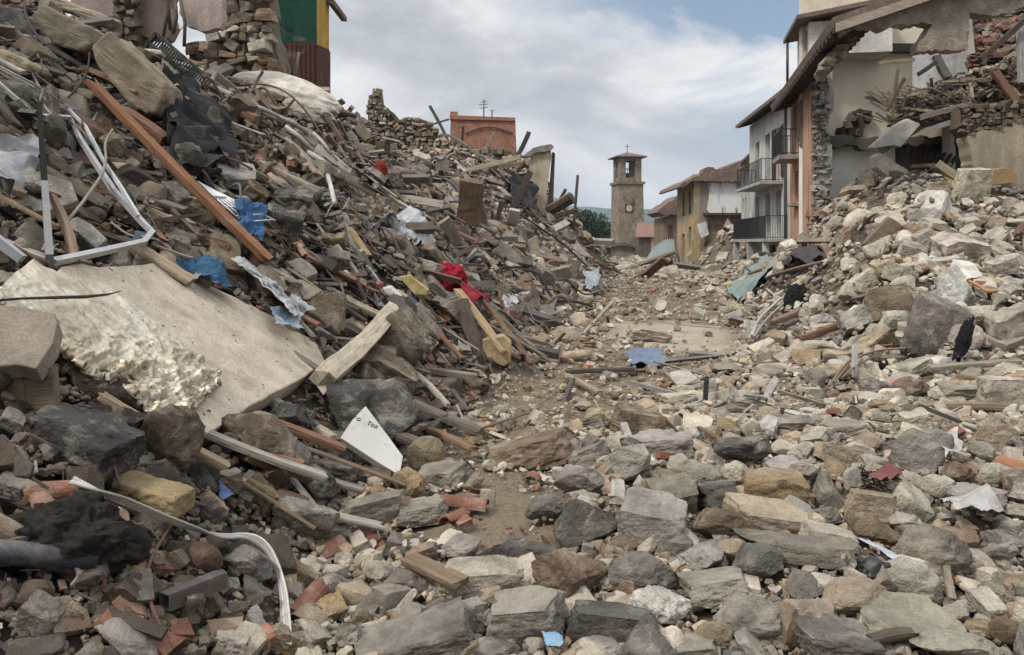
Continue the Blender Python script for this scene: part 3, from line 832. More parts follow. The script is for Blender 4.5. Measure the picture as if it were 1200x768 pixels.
def clock_tower():
    Y = 120.0; ppm = F / Y
    cx = P(735, 285, Y).x; ground = h1(cx, Y)
    t = thing('clock_tower', 'square stone clock tower with open belfry at the end of the street', 'tower', (cx, Y, ground))
    landmark('the clock tower', (cx, Y, 2))
    rot = Matrix.Rotation(R(9), 3, 'Z')
    def z(py): return CAMZ - (py - PY0) / F * Y
    def frustum(w0, w1, z0, z1):
        mb = MB(); q = []
        for w, zz in ((w0, z0), (w1, z1)):
            q += [rot @ Vector((sx * w / 2, sy * w / 2, 0)) + Vector((cx, Y, zz)) for sx, sy in ((-1, -1), (1, -1), (1, 1), (-1, 1))]
        return mb.add(q, [(3, 2, 1, 0), (4, 5, 6, 7), (0, 1, 5, 4), (1, 2, 6, 5), (2, 3, 7, 6), (3, 0, 4, 7)])
    def at(x, y, zz): return rot @ Vector((x, y, 0)) + Vector((cx, Y, zz))
    w0, w1 = 4.05, 3.75
    frustum(w0, w1, ground - 1, z(217)).build('shaft', 'tower_stone', t)
    frustum(w1 + .45, w1 + .5, z(217) + .003, z(214)).build('cornice', 'tower_stone', t)
    mb = MB()
    wb, zb, zt = 3.35, z(214) + .003, z(186)
    pw = .95
    for sx in (-1, 1):
        for sy in (-1, 1):
            mb.box(at(sx * (wb - pw) / 2, sy * (wb - pw) / 2, (zb + zt) / 2), (pw, pw, zt - zb), rot)
    mb.build('belfry', 'tower_stone', t)
    mb = MB()
    for sx, sy, dx, dy in ((0, -1, wb - 2 * pw - .006, pw * .8), (0, 1, wb - 2 * pw - .006, pw * .8), (-1, 0, pw * .8, wb - 2 * pw - .006), (1, 0, pw * .8, wb - 2 * pw - .006)):
        for zc, hh in ((zt - .22, .44), (zb + .3, .6)):
            mb.box(at(sx * (wb - pw) / 2, sy * (wb - pw) / 2, zc), (dx, dy, hh - .006), rot)
    mb.build('belfry_lintel', 'tower_stone', t)
    mb = MB()
    q = [at(sx * 2.35, sy * 2.35, zt + .003) for sx, sy in ((-1, -1), (1, -1), (1, 1), (-1, 1))]; q += [p + Vector((0, 0, .16)) for p in q] + [at(0, 0, z(178.5))]
    mb.add(q, [(3, 2, 1, 0), (0, 1, 5, 4), (1, 2, 6, 5), (2, 3, 7, 6), (3, 0, 4, 7), (4, 5, 8), (5, 6, 8), (6, 7, 8), (7, 4, 8)])
    mb.build('roof', 'roof_tiles', t)
    mb = MB(); zc = z(178.7)
    mb.tube([at(0, 0, zc - .1), at(0, 0, zc + 1.25)], .05, 5); mb.tube([at(-.35, 0, zc + .85), at(.35, 0, zc + .85)], .045, 5)
    mb.build('cross', 'metal', t, (.06, .06, .06))
    mb = MB(); prof = [(.02, .75), (.28, .7), (.36, .45), (.45, .15), (.6, 0)]
    rows = [[at(math.cos(k * math.pi / 8) * r_, math.sin(k * math.pi / 8) * r_, zb + .66 + h_) for k in range(17)] for r_, h_ in prof]
    mb.grid(rows); mb.tube([at(0, 0, zb + 1.4), at(0, 0, zb + 2.0)], .05, 5); mb.tube([at(-1.1, 0, zb + 2.0), at(1.1, 0, zb + 2.0)], .08, 5)
    mb.build('bell', 'metal', t, (.04, .045, .04))
    # clock: dark square, pale dial, hands, a slit above
    zc, x0 = z(245), -.3
    wf = w0 + (w1 - w0) * (zc - ground + 1) / (z(217) - ground + 1)
    yf = -wf / 2
    mb = MB().box(at(x0, yf - .03, zc), (1.22, .1, 1.22), rot); mb.box(at(x0 + .62, yf - .03, zc + 1.0), (.16, .1, .75), rot); mb.build('clock_surround', 'plaster', t, (.07, .06, .05))
    ring = lambda r_, yy: [at(x0 + math.cos(k * math.pi / 16) * r_, yy, zc + math.sin(k * math.pi / 16) * r_) for k in range(32)]
    dial = MB().prism(ring(.47, yf - .13), rot @ Vector((0, .045, 0))).build('clock_dial', 'plaster', t, (.62, .60, .53))
    for ang, ln in ((-40, .3), (75, .4)):
        d = Vector((math.sin(R(ang)), 0, math.cos(R(ang))))
        MB().prism([at(x0 - d.z * .04, yf - .16, zc + d.x * .04), at(x0 + d.x * ln, yf - .16, zc + d.z * ln), at(x0 + d.z * .04, yf - .16, zc - d.x * .04)], rot @ Vector((0, .02, 0))).build('clock_hand', 'metal', t, (.02, .02, .02))
    mb = MB()
    for k in range(12):
        an = k * math.pi / 6
        mb.box(at(x0 + math.cos(an) * .40, yf - .137, zc + math.sin(an) * .40), (.05, .014, .05), rot)
    mb.build('hour_marks', 'metal', t, (.03, .03, .03))
    # low wing at its foot with a sagging cornice
    wg = thing('tower_annex', 'low stone annex with a dark doorway at the foot of the clock tower', 'outbuilding', P(735, 300, 112))
    pane('wall', [(710, 292), (720, 288), (735, 288), (755, 295), (757, 325), (708, 325)], 112, 4, 'tower_stone', wg, None)
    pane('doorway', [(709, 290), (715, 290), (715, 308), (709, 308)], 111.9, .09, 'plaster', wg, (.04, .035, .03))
    pane('cornice', [(709, 288), (720, 284.5), (735, 285), (757, 293), (757, 295), (735, 288), (720, 287.5), (709, 291)], 111.5, .8, 'roof_tiles', wg, None)
clock_tower()

# ------------------------------------------------------------------ ruins on the near side, above the heap
def near_ruins():
    t = thing('plastered_ruin', 'torn pinkish plaster walls standing over the top of the debris heap', 'ruined wall', P(170, 60, 16.5))
    pane('plaster_wall', [(84, -40), (215, -40), (196, 6), (203, 30), (190, 48), (165, 40), (150, 62), (110, 70), (84, 60)], 16.0, .35, 'plaster', t, (.40, .315, .28), 3, 2.5)
    pane('hanging_plaster', [(207, -30), (256, -30), (262, 18), (258, 33), (236, 37), (218, 30), (210, 16)], 15.9, .22, 'plaster', t, (.44, .35, .315), 4, 1.5)
    masonry('masonry_pier', [(136, -30), (163, -30), (160, 30), (150, 66), (128, 60)], 15.7, t, .22, .3, 21, [(.15, .12, .09), (.2, .16, .12), (.11, .09, .07)])
    mb = MB()
    for a, b in (((188, -20), (200, 36)), ((196, -20), (190, 50)), ((205, 0), (203, 40)), ((212, 0), (216, 55))):
        mb.tube([P(*a, 15.6), P((a[0] + b[0]) / 2 + 3, (a[1] + b[1]) / 2, 15.5), P(*b, 15.6)], .035, 5)
    mb.build('torn_reeds', 'wood', t, (.12, .095, .07))
    t = thing('stone_pier', 'tall rough stone wall stump beside the green and yellow building', 'ruined wall', P(290, 100, 18))
    landmark('the rough stone wall stump', (-6, 17.5, 5.5))
    masonry('masonry', jag([(256, -40), (308, -40), (316, 10), (318, 40), (325, 62), (328, 110), (315, 140), (225, 140), (222, 60), (255, 44), (262, 20)], 5, 3, 9), 18, t, .30, .42, 22, WT, (.17, .14, .10), .9)
    Y = 24.0
    t = thing('green_building', 'corner of a building with green plaster, a yellow edge and brown boarding', 'building', P(350, 90, Y))
    pane('green_wall', [(300, -60), (371, -60), (371, 50), (300, 50)], Y, .3, 'plaster', t, (.009, .055, .038))
    c0 = P(371, 50, Y - .02)
    MB().prism([P(371.2, 52, Y - .05), P(385, 58, Y + 1.2), P(385, -80, Y + 1.2), P(371.2, -80, Y - .05)], (-.05, .3, 0)).build('yellow_edge', 'plaster', t, (.50, .32, .06))
    mb = MB().prism([P(300, 50.3, Y - .06), P(371, 50.3, Y - .06), P(371, 105, Y - .06), P(300, 105, Y - .06)], (0, .4, 0))
    mb.prism([P(371.3, 52, Y - .1), P(385, 58, Y + 1.15), P(385, 118, Y + 1.15), P(371.3, 112, Y - .1)], (-.03, .4, 0))
    for k in range(13):
        mb.box(P(303 + k * 5.4, 78, Y - .075), (.03, .03, 1.35))
    mb.build('wall_boarding', 'wood', t, (.09, .036, .025))
    MB().prism([P(384, 4, Y + .9), P(391, 5, Y + .9), P(391, -1, Y + .9), P(384, -6, Y + .9)], (0, 2, 0)).build('roof_tile_edge', 'roof_tiles', t)
    pane('sign_plate', [(311, 8), (327, 10), (322, 26)], Y - .3, .05, 'plaster', t, (.10, .06, .06))
near_ruins()

def ridge_ruins():
    t = thing('jagged_stone_ruin', 'jagged stone wall with a tall tooth on the ridge of the debris heap', 'ruined wall', P(465, 160, 37))
    landmark('the jagged stone ruin', (-5.5, 36, 6.5))
    masonry('masonry', [(431, 118), (436, 117), (437, 104), (445, 104), (447, 120), (455, 128), (462, 133), (468, 141), (478, 137), (492, 139), (503, 143), (512, 153), (525, 168), (545, 190), (545, 215), (431, 190)], 37, t, .24, .36, 31, WT, (.19, .155, .11), .8)
    Y = 60
    t = thing('red_brick_building', 'square red brick building with a roof aerial rising behind the heap', 'building', P(566, 175, Y))
    z0 = P(0, 200, Y).z
    MB().prism([P(528, 140, Y), P(604, 142, Y), P(607, 230, Y), P(526, 230, Y)], (0, 6, 0)).build('wall', 'wall_brick', t)
    MB().prism([P(527, 135, Y - .15), P(604, 138, Y - .15), P(604, 141.8, Y - .15), P(527, 139.8, Y - .15)], (0, 6.3, 0)).build('roof_edge', 'concrete', t, (.33, .15, .10))
    MB().box(P(532, 135.5, Y + .5), (.55, .5, .5)).build('chimney', 'wall_brick', t)
    mb = MB().tube([P(567, 138, Y + 2), P(567, 117, Y + 2)], .05, 5)
    for py, w in ((119, 4), (122, 6), (126, 5)): mb.tube([P(567 - w, py + 1, Y + 2), P(567 + w, py, Y + 2)], .03, 4)
    mb.tube([P(576.5, 138, Y + 3), P(576.5, 129, Y + 3)], .05, 5); mb.tube([P(574, 130, Y + 3), P(579, 130, Y + 3)], .03, 4)
    mb.build('aerial', 'metal', t, (.09, .09, .095))
    mb = MB().tube([P(545 + k * 7, 157 - 8 * math.sin(k / 8 * math.pi), Y - .1) for k in range(9)], .05, 5)
    mb.build('cable', 'cable', t, (.12, .06, .05))
    Y = 40
    t = thing('wall_fragment', 'upright cream plaster wall fragment leaning over the end of the heap', 'ruined wall', P(634, 240, Y))
    landmark('the upright cream wall fragment', (1.5, 39, 4.5))
    pane('plaster_face', [(621, 182), (630, 178), (645, 174), (647, 186), (641, 222), (638, 250), (620, 250), (617, 240), (620, 212)], Y, .45, 'plaster', t, (.48, .42, .31), 7, 1.2, 5)
    MB().prism([P(647.5, 178, Y + .1), P(650.5, 180, Y + .1), P(648, 250, Y + .1), P(642, 250, Y + .1)], (0, .6, 0)).build('timber_edge', 'wood', t, (.07, .055, .045))
    pane('coping', [(612, 183), (622, 176), (634, 171), (646, 169), (649, 172), (645, 176), (634, 178), (622, 183)], Y - .2, .6, 'concrete', t, (.24, .21, .17), 8, 1.5, 4)
    t = thing('wall_fragment', 'low broken wall stretch with pale torn plaster below the red brick building', 'ruined wall', P(575, 195, 42))
    masonry('masonry', [(505, 180), (540, 172), (607, 178), (622, 190), (620, 235), (505, 235)], 43, t, .4, .4, 33, WT, (.2, .165, .12), .6)
    pane('plaster_patch', [(525, 186), (552, 180), (566, 190), (560, 205), (532, 204)], 42.6, .2, 'plaster', t, (.34, .29, .23), 12, 2, 4)
ridge_ruins()

# ------------------------------------------------------------------ trees on the rise
def leafy_tree(loc, hgt, wid, seed, tone, label):
    r = np.random.default_rng(seed)
    t = thing('tree', label, 'tree', loc, 'trees beyond the clock tower square')
    mb = MB(); base = Vector(loc) - Vector((0, 0, .4))
    top = base + Vector((r.normal() * .2, 0, hgt * .62))
    mb.tube([base, base.lerp(top, .5) + Vector((r.normal() * .12, 0, 0)), top], [.24, .17, .07], 7)
    for k in range(6):
        s = base.lerp(top, r.uniform(.45, .9)); a = r.uniform(0, 6.28)
        mb.tube([s, s + Vector((math.cos(a) * wid * .3, math.sin(a) * wid * .3, hgt * .2))], [.09, .03], 5)
    mb.build('trunk', 'wood', t, (.09, .07, .05))
    n = 2600
    lobes = [(np.array([r.normal() * wid * .2, r.normal() * wid * .2, hgt * r.uniform(.22, .85)]), wid * r.uniform(.17, .33)) for _ in range(12)]
    pos, col = [], []
    while len(pos) < n:
        c, rad = lobes[r.integers(12)]
        d = r.normal(size=3); d /= np.linalg.norm(d)
        q = c + d * rad * r.uniform(.45, 1.08) ** .6 * np.array([1, 1, .85])
        if q[2] > hgt * .06: pos.append(q); col.append(np.array(tone) * r.uniform(.6, 1.5))
    pos = np.array(pos) + np.array(loc); col = np.array(col)
    v = np.array([(-.5, -.32, 0), (.1, -.5, .08), (.5, .1, 0), (.1, .5, .1), (-.45, .3, 0)]); f = np.array([(0, 1, 2), (0, 2, 3), (0, 3, 4)], dtype=np.int32)
    sc = np.repeat(r.uniform(.25, .55, (n, 1)), 3, 1); nn = r.normal(size=(n, 3)); nn[:, 2] = abs(nn[:, 2]) + .3
    cr = mass('crown', [(v, f, pos, sc, rot_basis(nn, r.uniform(0, 6.28, n)), col)], 'leaves')
    cr.parent = t; cr.location = -Vector(loc)
M['leaves'] = material('leaves', 'attr', .8, .6, (.7, 1.25), None, bump=0, spec=.25, fine=False)
TREES = [(640, 9.2, 8, (.034, .05, .02), 'dark tree showing just behind the cream wall fragment'),
         (662, 9.6, 9, (.035, .055, .02), 'rounded dark green tree next to the leaning pole and timber bundle'),
         (675, 9.2, 9, (.04, .062, .022), 'wide green tree between the leaning pole and the clock tower'),
         (688, 8.2, 8.5, (.048, .068, .026), 'paler green tree midway between the timber bundle and the tower'),
         (700, 7.0, 8, (.036, .055, .022), 'lowest dark tree, next to the clock tower shaft'),
         (712, 6.0, 7, (.045, .062, .026), 'small bush-like tree touching the clock tower outline'),
         (650, 9.4, 8, (.036, .052, .02), 'dark tree half hidden behind the timber bundle')]
for k, (px, hh, ww, tone, lab) in enumerate(TREES):
    Yt = 178 + (k * 7) % 16
    x = (px - PX0) / F * Yt
    leafy_tree((x, Yt, h1(x, Yt)), hh * .95, ww, 50 + k, tone, lab)

# ------------------------------------------------------------------ things lying on the heaps
class Plane:
    def __init__(s, *pts):
        a, b, c = (Vector(p) for p in pts[:3])
        s.o = a; s.n = (b - a).cross(c - a).normalized()
        if s.n.y > 0: s.n = -s.n
    def at(s, px, py, off=0.0):
        d = Vector(((px - PX0) / F, 1, (PY0 - py) / F)); o = Vector((0, 0, CAMZ))
        t = (s.o + s.n * off - o).dot(s.n) / d.dot(s.n)
        return o + d * t
BLOCKED = []                              # footprints (x, y, r) that loose stones keep clear of
HOLES = []                                # outlines (x, y) under slabs
def bar(name, p, q, w, t, color, seed=1, label=None, cat=None, group=None, mat='wood', up=None, jagged=.04, bend=.02, seg=10):
    """A plank, beam or post from p to q, w wide and t thick, a little bent, its ends broken."""
    p, q = Vector(p), Vector(q); L = (q - p).length; x = (q - p) / L
    m = (p + q) / 2
    if up is None:
        up = Vector(gnormal(np.array([m.x]), np.array([m.y]))[0])
    z = (up - x * up.dot(x)).normalized(); y = z.cross(x)
    r = random.Random(seed)
    vs = []; b1, b2 = r.uniform(-1, 1) * bend * L, r.uniform(-1, 1) * bend * L
    for i in range(seg + 1):
        u = i / seg; c = math.sin(u * math.pi); xx = (u - .5) * L
        g = 1 + r.uniform(-.05, .05)
        for sy, sz in ((-1, -1), (-1, 0), (-1, 1), (0, 1), (1, 1), (1, 0), (1, -1), (0, -1)):
            e = r.uniform(-1, 1) * jagged * L * .6 if i in (0, seg) else 0
            k = .92 if sy and sz else 1
            vs.append((xx + e, sy * w / 2 * g * k + b1 * c + r.uniform(-.02, .02) * w, sz * t / 2 * g * k + b2 * c + r.uniform(-.03, .03) * t))
    fs = [(i * 8 + k, i * 8 + (k + 1) % 8, (i + 1) * 8 + (k + 1) % 8, (i + 1) * 8 + k) for i in range(seg) for k in range(8)]
    fs += [tuple(range(7, -1, -1)), tuple(seg * 8 + k for k in range(8))]
    fs = [tuple(reversed(f)) for f in fs]
    me = bpy.data.meshes.new(name); me.from_pydata(vs, [], fs); me.update()
    ob = link(name, me, mat, None, color)
    ob.matrix_world = Matrix.Translation(m) @ Matrix((x, y, z)).transposed().to_4x4()
    return tag(ob, label, cat, group)
def hbar(name, a, b, w, t, color, label, cat, lift=(.12, .12), seed=1, **kw):
    return bar(name, hit(*a, lift[0]), hit(*b, lift[1]), w, t, color, seed, label, cat, **kw)
def sheet(name, label, cat, px4, color, mat='cloth', lift=.06, amp=.1, sc=5.0, n=56, seed=1, edge=.075, drape=True, group=None, sharp=False):
    """A crumpled sheet lying over the rubble: four corners in pixels, folds and torn edges."""
    c = [hit(*p, lift) for p in px4]
    u, v = np.meshgrid(np.linspace(0, 1, n), np.linspace(0, 1, n)); u, v = u.ravel(), v.ravel()
    q = np.stack([u, v, np.zeros_like(u)], 1)
    u2 = u + edge * fbm(q * 2.6 + seed, seed, 3) ; v2 = v + edge * fbm(q * 2.6 + 40 + seed, seed + 3, 3)
    C = [np.array(p) for p in c]
    p = (C[0][None] * ((1 - u2) * (1 - v2))[:, None] + C[1][None] * (u2 * (1 - v2))[:, None] + C[2][None] * (u2 * v2)[:, None] + C[3][None] * ((1 - u2) * v2)[:, None])
    if drape: p[:, 2] = np.maximum(p[:, 2], H(p[:, 0], p[:, 1]) + lift * .6)
    f1 = fbm(p * sc * .7 + seed, seed + 5, 2)
    ridge = 1 - np.abs(fbm(p * sc * .6 + 9 * seed, seed + 8, 2))
    nn = gnormal(p[:, 0], p[:, 1])
    h = amp * .8 * (ridge - .45) + amp * .7 * f1
    if sharp: h = h + amp * .22 * (1 - np.abs(fbm(p * sc * 3, seed + 15, 2)))
    p = p + nn * h[:, None]
    rows = [[tuple(p[i * n + j]) for j in range(n)] for i in range(n)]
    o = Vector(p.mean(0))
    ob = MB().grid(rows).build(name, mat, None, color, o)
    return tag(ob, label, cat, group)
def lump(name, label, cat, cen, size, color, mat='cloth', seed=1, amp=.22, sc=1.6, yaw=0, tilt=0, group=None):
    v, f = ICO[5] if max(size) > .35 else ICO[3]
    d = 1 + amp * fbm(v * sc + seed, seed, 3) + amp * .5 * (1 - np.abs(fbm(v * sc * 2.2 + 5 + seed, seed + 2, 2)))
    w = v * d[:, None] * np.array(size)[None] * .5
    me = bpy.data.meshes.new(name); me.from_pydata([tuple(a) for a in w], [], [tuple(int(i) for i in a) for a in f]); me.polygons.foreach_set('use_smooth', [True] * len(f)); me.update()
    ob = link(name, me, mat, None, color, Vector(cen)); ob.rotation_euler = (0, R(tilt), R(yaw))
    return tag(ob, label, cat, group)
def wire(name, label, cat, px, r, color, lift=.06, mat='cable', flat=1.0, n=6, group=None, smooth=3):
    pts = [hit(p[0], p[1], p[2] if len(p) > 2 else lift) for p in px]
    for _ in range(smooth if len(pts) > 2 else 0):
        q = [pts[0]]
        for a, b in zip(pts, pts[1:]): q += [a.lerp(b, .25), a.lerp(b, .75)]
        pts = q + [pts[-1]]
    o = pts[len(pts) // 2]
    ob = MB().tube(pts, r, n, True, flat).build(name, mat, None, color, o)
    return tag(ob, label, cat, group)

def big_slab():
    c = [hit(245, 505, .1), hit(382, 424, .1), hit(95, 318, .2)]
    pl = Plane(*c)
    px = [(72, 312), (95, 308), (118, 313), (150, 311), (186, 308), (203, 314), (262, 342), (338, 380), (372, 404), (382, 425), (350, 446), (300, 472), (262, 497), (243, 508), (200, 482), (140, 420), (90, 365), (60, 330)]
    px = jag(px, 14, .9, 9)
    pts = [pl.at(*p) for p in px]
    t = .18
    nrm = pl.n if pl.n.z > 0 else -pl.n
    ob = MB().prism(pts, -nrm * t).build('concrete_slab', 'concrete', None, (.50, .425, .335), pts[0])
    b = ob.modifiers.new('worn_edges', 'BEVEL'); b.width = .012; b.segments = 2
    tag(ob, 'big smooth beige concrete slab lying tilted beside crumpled foil board', 'concrete slab')
    HOLES.append([(p.x, p.y) for p in pts]); landmark('the big beige slab', pl.at(250, 420))
    # foil-faced board, crumpled, lapping over the slab
    rows_px = [[(0, 338), (20, 318), (40, 303), (70, 318), (95, 327)], [(0, 352), (35, 345), (70, 340), (110, 340), (150, 350)], [(28, 372), (66, 370), (110, 372), (150, 372), (190, 384)],
               [(68, 402), (100, 402), (140, 402), (180, 404), (222, 412)], [(100, 425), (130, 430), (165, 432), (205, 432), (245, 430)], [(140, 452), (160, 458), (190, 456), (222, 452), (258, 440)], [(190, 492), (200, 490), (214, 484), (235, 468), (252, 452)]]
    A = np.array([[tuple(pl.at(*q, .10 if i < 5 else (.07 if i == 5 else .06))) for q in row] for i, row in enumerate(rows_px)])
    n = 170
    def interp(A, n):
        r, c, _ = A.shape
        B = np.stack([np.stack([np.interp(np.linspace(0, r - 1, n), np.arange(r), A[:, j, k]) for k in range(3)], 1) for j in range(c)], 1)
        return np.stack([np.stack([np.interp(np.linspace(0, c - 1, n), np.arange(c), B[i, :, k]) for k in range(3)], 1) for i in range(n)], 0)
    G = interp(A, n); p = G.reshape(-1, 3)
    down = np.repeat(np.linspace(0, 1, n), n)
    q = p + .05 * np.stack([vnoise(p * 4, 91), vnoise(p * 4, 92), vnoise(p * 4, 93)], 1)
    wr = 1 - np.abs(vnoise(q * np.array([4, 9, 9]), 61)) * 1.9; w2 = 1 - np.abs(vnoise(q * np.array([17, 11, 11]), 64)) * 1.9; w3 = 1 - np.abs(vnoise(q * 33, 66)) * 1.9
    amp = .009 + .05 * sstep(.3, .85, down)
    hgt = amp * (wr - .3) + amp * .6 * (w2 - .3) + amp * .42 * (w3 - .3) + .012 * vnoise(p * 2.5, 67)
    p = p + np.array(nrm)[None] * hgt[:, None]
    m, nt, bs = nodes_of('foil')
    g = N(nt, 'ShaderNodeNewGeometry').outputs['Position']
    st = noise(nt, g, 2.2, 7, .65, .6); s2 = noise(nt, g, 8, 6, .7)
    c = mixc(nt, maprange(nt, st, .46, .66, 0, 1), (.56, .505, .40), (.36, .285, .185))
    c = mult(nt, c, maprange(nt, s2, .3, .7, .8, 1.12))
    cr = noise(nt, g, 5, 5, .6, 1.2); ab = N(nt, 'ShaderNodeMath', operation='SUBTRACT'); ab.inputs[1].default_value = .5; nt.links.new(cr, ab.inputs[0]); aa = N(nt, 'ShaderNodeMath', operation='ABSOLUTE'); nt.links.new(ab.outputs[0], aa.inputs[0])
    cm = N(nt, 'ShaderNodeMath', operation='MULTIPLY'); nt.links.new(maprange(nt, aa.outputs[0], .004, .016, 1, 0), cm.inputs[0]); nt.links.new(maprange(nt, s2, .53, .62, 0, 1), cm.inputs[1])
    c = mixc(nt, cm.outputs[0], c, (.10, .075, .05))
    st2 = noise(nt, g, 3.3, 8, .7, 1.0); c = mixc(nt, maprange(nt, st2, .53, .68, 0, .85), c, (.17, .125, .075))
    nt.links.new(c, bs.inputs['Base Color']); bs.inputs['Metallic'].default_value = .45; bs.inputs['Roughness'].default_value = .42
    bn = noise(nt, g, 14, 5, .6); bp = N(nt, 'ShaderNodeBump'); bp.inputs['Strength'].default_value = .3; bp.inputs['Distance'].default_value = .02
    nt.links.new(bn, bp.inputs['Height']); nt.links.new(bp.outputs['Normal'], bs.inputs['Normal'])
    q = p.reshape(n, n, 3)
    ob = MB().grid([[tuple(a) for a in row] for row in q], True).build('foil_board', m, None, None, p.mean(0))
    so = ob.modifiers.new('board', 'SOLIDIFY'); so.thickness = .045; so.offset = -1
    if Vector(ob.data.polygons[len(ob.data.polygons) // 2].normal).dot(nrm) < 0: so.offset = 1
    tag(ob, 'crumpled cream and gold foil faced board draped over the beige slab', 'foil board')
    landmark('the crumpled foil board', pl.at(120, 400))
    HOLES.append([(a[0], a[1]) for a in (q[0, 0], q[0, -1], q[-1, -1], q[-1, 0])])
    twig = [pl.at(a, b, .17) for a, b in ((0, 352), (25, 350), (60, 349), (100, 348), (128, 345), (142, 341))]
    tag(MB().tube(twig, [.008, .007, .009, .011, .007, .003], 6).build('twig', 'wood', None, (.07, .055, .04), twig[2]), 'thin dark twig lying across the crumpled foil board', 'twig')
    # broken tile block in front of the foil
    d = pl.at(35, 420, .30)
    pl2 = Plane(d, d + Vector((.6, .12, .05)), d + Vector((.02, .45, .40)))
    n2 = pl2.n if pl2.n.z > 0 else -pl2.n
    pts = [pl2.at(*q) for q in ((-40, 356), (20, 358), (64, 367), (67, 378), (62, 402), (42, 432), (20, 427), (-10, 430), (-45, 426))]
    ob = MB().prism(pts, -n2 * .10).build('floor_tile_block', 'concrete', None, (.235, .195, .155), pts[3])
    bv = ob.modifiers.new('worn_edges', 'BEVEL'); bv.width = .008; bv.segments = 2
    tag(ob, 'grey brown broken floor piece resting on the crumpled foil board', 'floor fragment'); landmark('the grey brown floor piece', d)
    mb = MB()
    for k in range(9):
        a = pl2.at(-40 + k * 11.5, 433 + (k % 3), -.06); mb.box(a + Vector((0, .06, -.16)), (.055, .05, .34), Matrix.Rotation(R(-12 + (k * 37) % 9), 3, 'Y'))
    tag(mb.build('lath_bundle', 'wood', None, (.20, .155, .105), pl2.at(10, 445)), 'short row of split wooden laths under the grey brown floor piece', 'laths', kind='stuff')
big_slab()

def marble_piece():
    y0 = hit(436, 556).y - .12
    a, b, c = P(399, 513, y0 + .0), P(468, 557, y0 - .12), P(428.5, 475.6, y0 + .26)
    pl = Plane(a, b, c)
    pts = [pl.at(*q) for q in ((399, 513), (404, 505), (413, 492), (428.5, 475.6), (440, 491), (455, 511), (472.3, 535), (470, 548), (468, 557), (440, 540))]
    t = thing('marble_plaque', 'white marble fragment with dark cut letters propped on a grey stone', 'marble fragment', pts[0])
    landmark('the lettered marble fragment', pl.at(440, 525))
    m, nt, bs = nodes_of('marble')
    g = N(nt, 'ShaderNodeNewGeometry').outputs['Position']
    v = noise(nt, g, 6, 8, .7, 1.5); w = noise(nt, g, 1.7, 6, .6)
    cc = mixc(nt, maprange(nt, v, .52, .72, 0, .55), (.47, .455, .425), (.27, .26, .245))
    cc = mult(nt, cc, maprange(nt, w, .3, .7, .82, 1.08))
    nt.links.new(cc, bs.inputs['Base Color']); bs.inputs['Roughness'].default_value = .5
    ob = MB().prism(pts, -pl.n * .075).build('slab', m, t)
    bv = ob.modifiers.new('chipped_edges', 'BEVEL'); bv.width = .004; bv.segments = 2
    ex = (pl.at(452, 511) - pl.at(420, 492)).normalized(); ey = pl.n.cross(ex)
    if ey.z < 0: ey = -ey
    mb = MB(); u = (pl.at(440, 500) - pl.at(430, 500)).length / 10        # metres per pixel on the slab
    def stroke(o, pts2, th=.85):
        w3 = [o + ex * x * u + ey * y * u + pl.n * .001 for x, y in pts2]
        for p, q in zip(w3, w3[1:]):
            dd = (q - p).normalized(); s = pl.n.cross(dd) * u * th / 2
            mb.prism([p - s - dd * u * .25, q - s + dd * u * .25, q + s + dd * u * .25, p + s - dd * u * .25], -pl.n * -.0022)
    circ = lambda cx, cy, r: [(cx + math.cos(k * math.pi / 5) * r, cy + math.sin(k * math.pi / 5) * r) for k in range(11)]
    o = pl.at(417, 489)
    stroke(o, [(-1.2, 1.2), (.4, -.6)]); stroke(o + ex * 0, circ(4.6, -.8, 1.9))
    o2 = pl.at(432.5, 496)
    stroke(o2, [(.3, 2.4), (.3, -2.2)]); stroke(o2, [(-1.4, 2.3), (2.4, 2.3)]); stroke(o2, [(.3, -2.2), (1.6, -2.4)])
    stroke(o2, circ(5.2, -.4, 1.9))
    stroke(o2, [(9.0, 1.9), (9.0, -2.4)]); stroke(o2, [(8.4, 1.9), (11.2, 1.9)]); stroke(o2, [(11.0, 1.9), (11.0, -1.2)])
    mb.build('lettering', 'cable', t, (.05, .05, .05))
    BLOCKED.append((pl.at(436, 545).x, pl.at(436, 545).y, .25))
marble_piece()

def window_frame():
    t = None
    al = (.44, .44, .43)
    L = .22
    A = [hit(-20, 78, L), hit(0, 100, L), hit(42, 136, L), hit(82, 138, L), hit(95, 165, L), hit(132, 222, L + .02), hit(168, 262, L + .05), hit(178, 272, L + .06), hit(168, 284, L + .05), hit(110, 297, L), hit(62, 307, L)]
    t = thing('window_frame', 'bent pale aluminium window frame lying over the heap above the foil board', 'window frame', A[7])
    landmark('the bent aluminium frame', hit(110, 200)); landmark('the elbow of the aluminium frame', A[7])
    MB().tube(A, .032, 4, False).build('outer_bar', 'metal', t, al)
    B = [hit(80, 128, L + .05), hit(100, 148, L + .08), hit(122, 190, L + .09), hit(140, 217, L + .09), hit(162, 253, L + .09)]
    MB().tube(B, .02, 4, False).build('inner_bar', 'metal', t, (.56, .57, .58))
    MB().tube([hit(-10, 276, L), hit(26, 304, L)], .04, 4, False).build('sill_bar', 'metal', t, (.42, .43, .45))
    MB().tube([hit(0, 80, L), hit(40, 102, L), hit(73, 121, L), hit(86, 128, L)], .016, 4, False).build('bead_strip', 'metal', t, (.36, .36, .36))
window_frame()

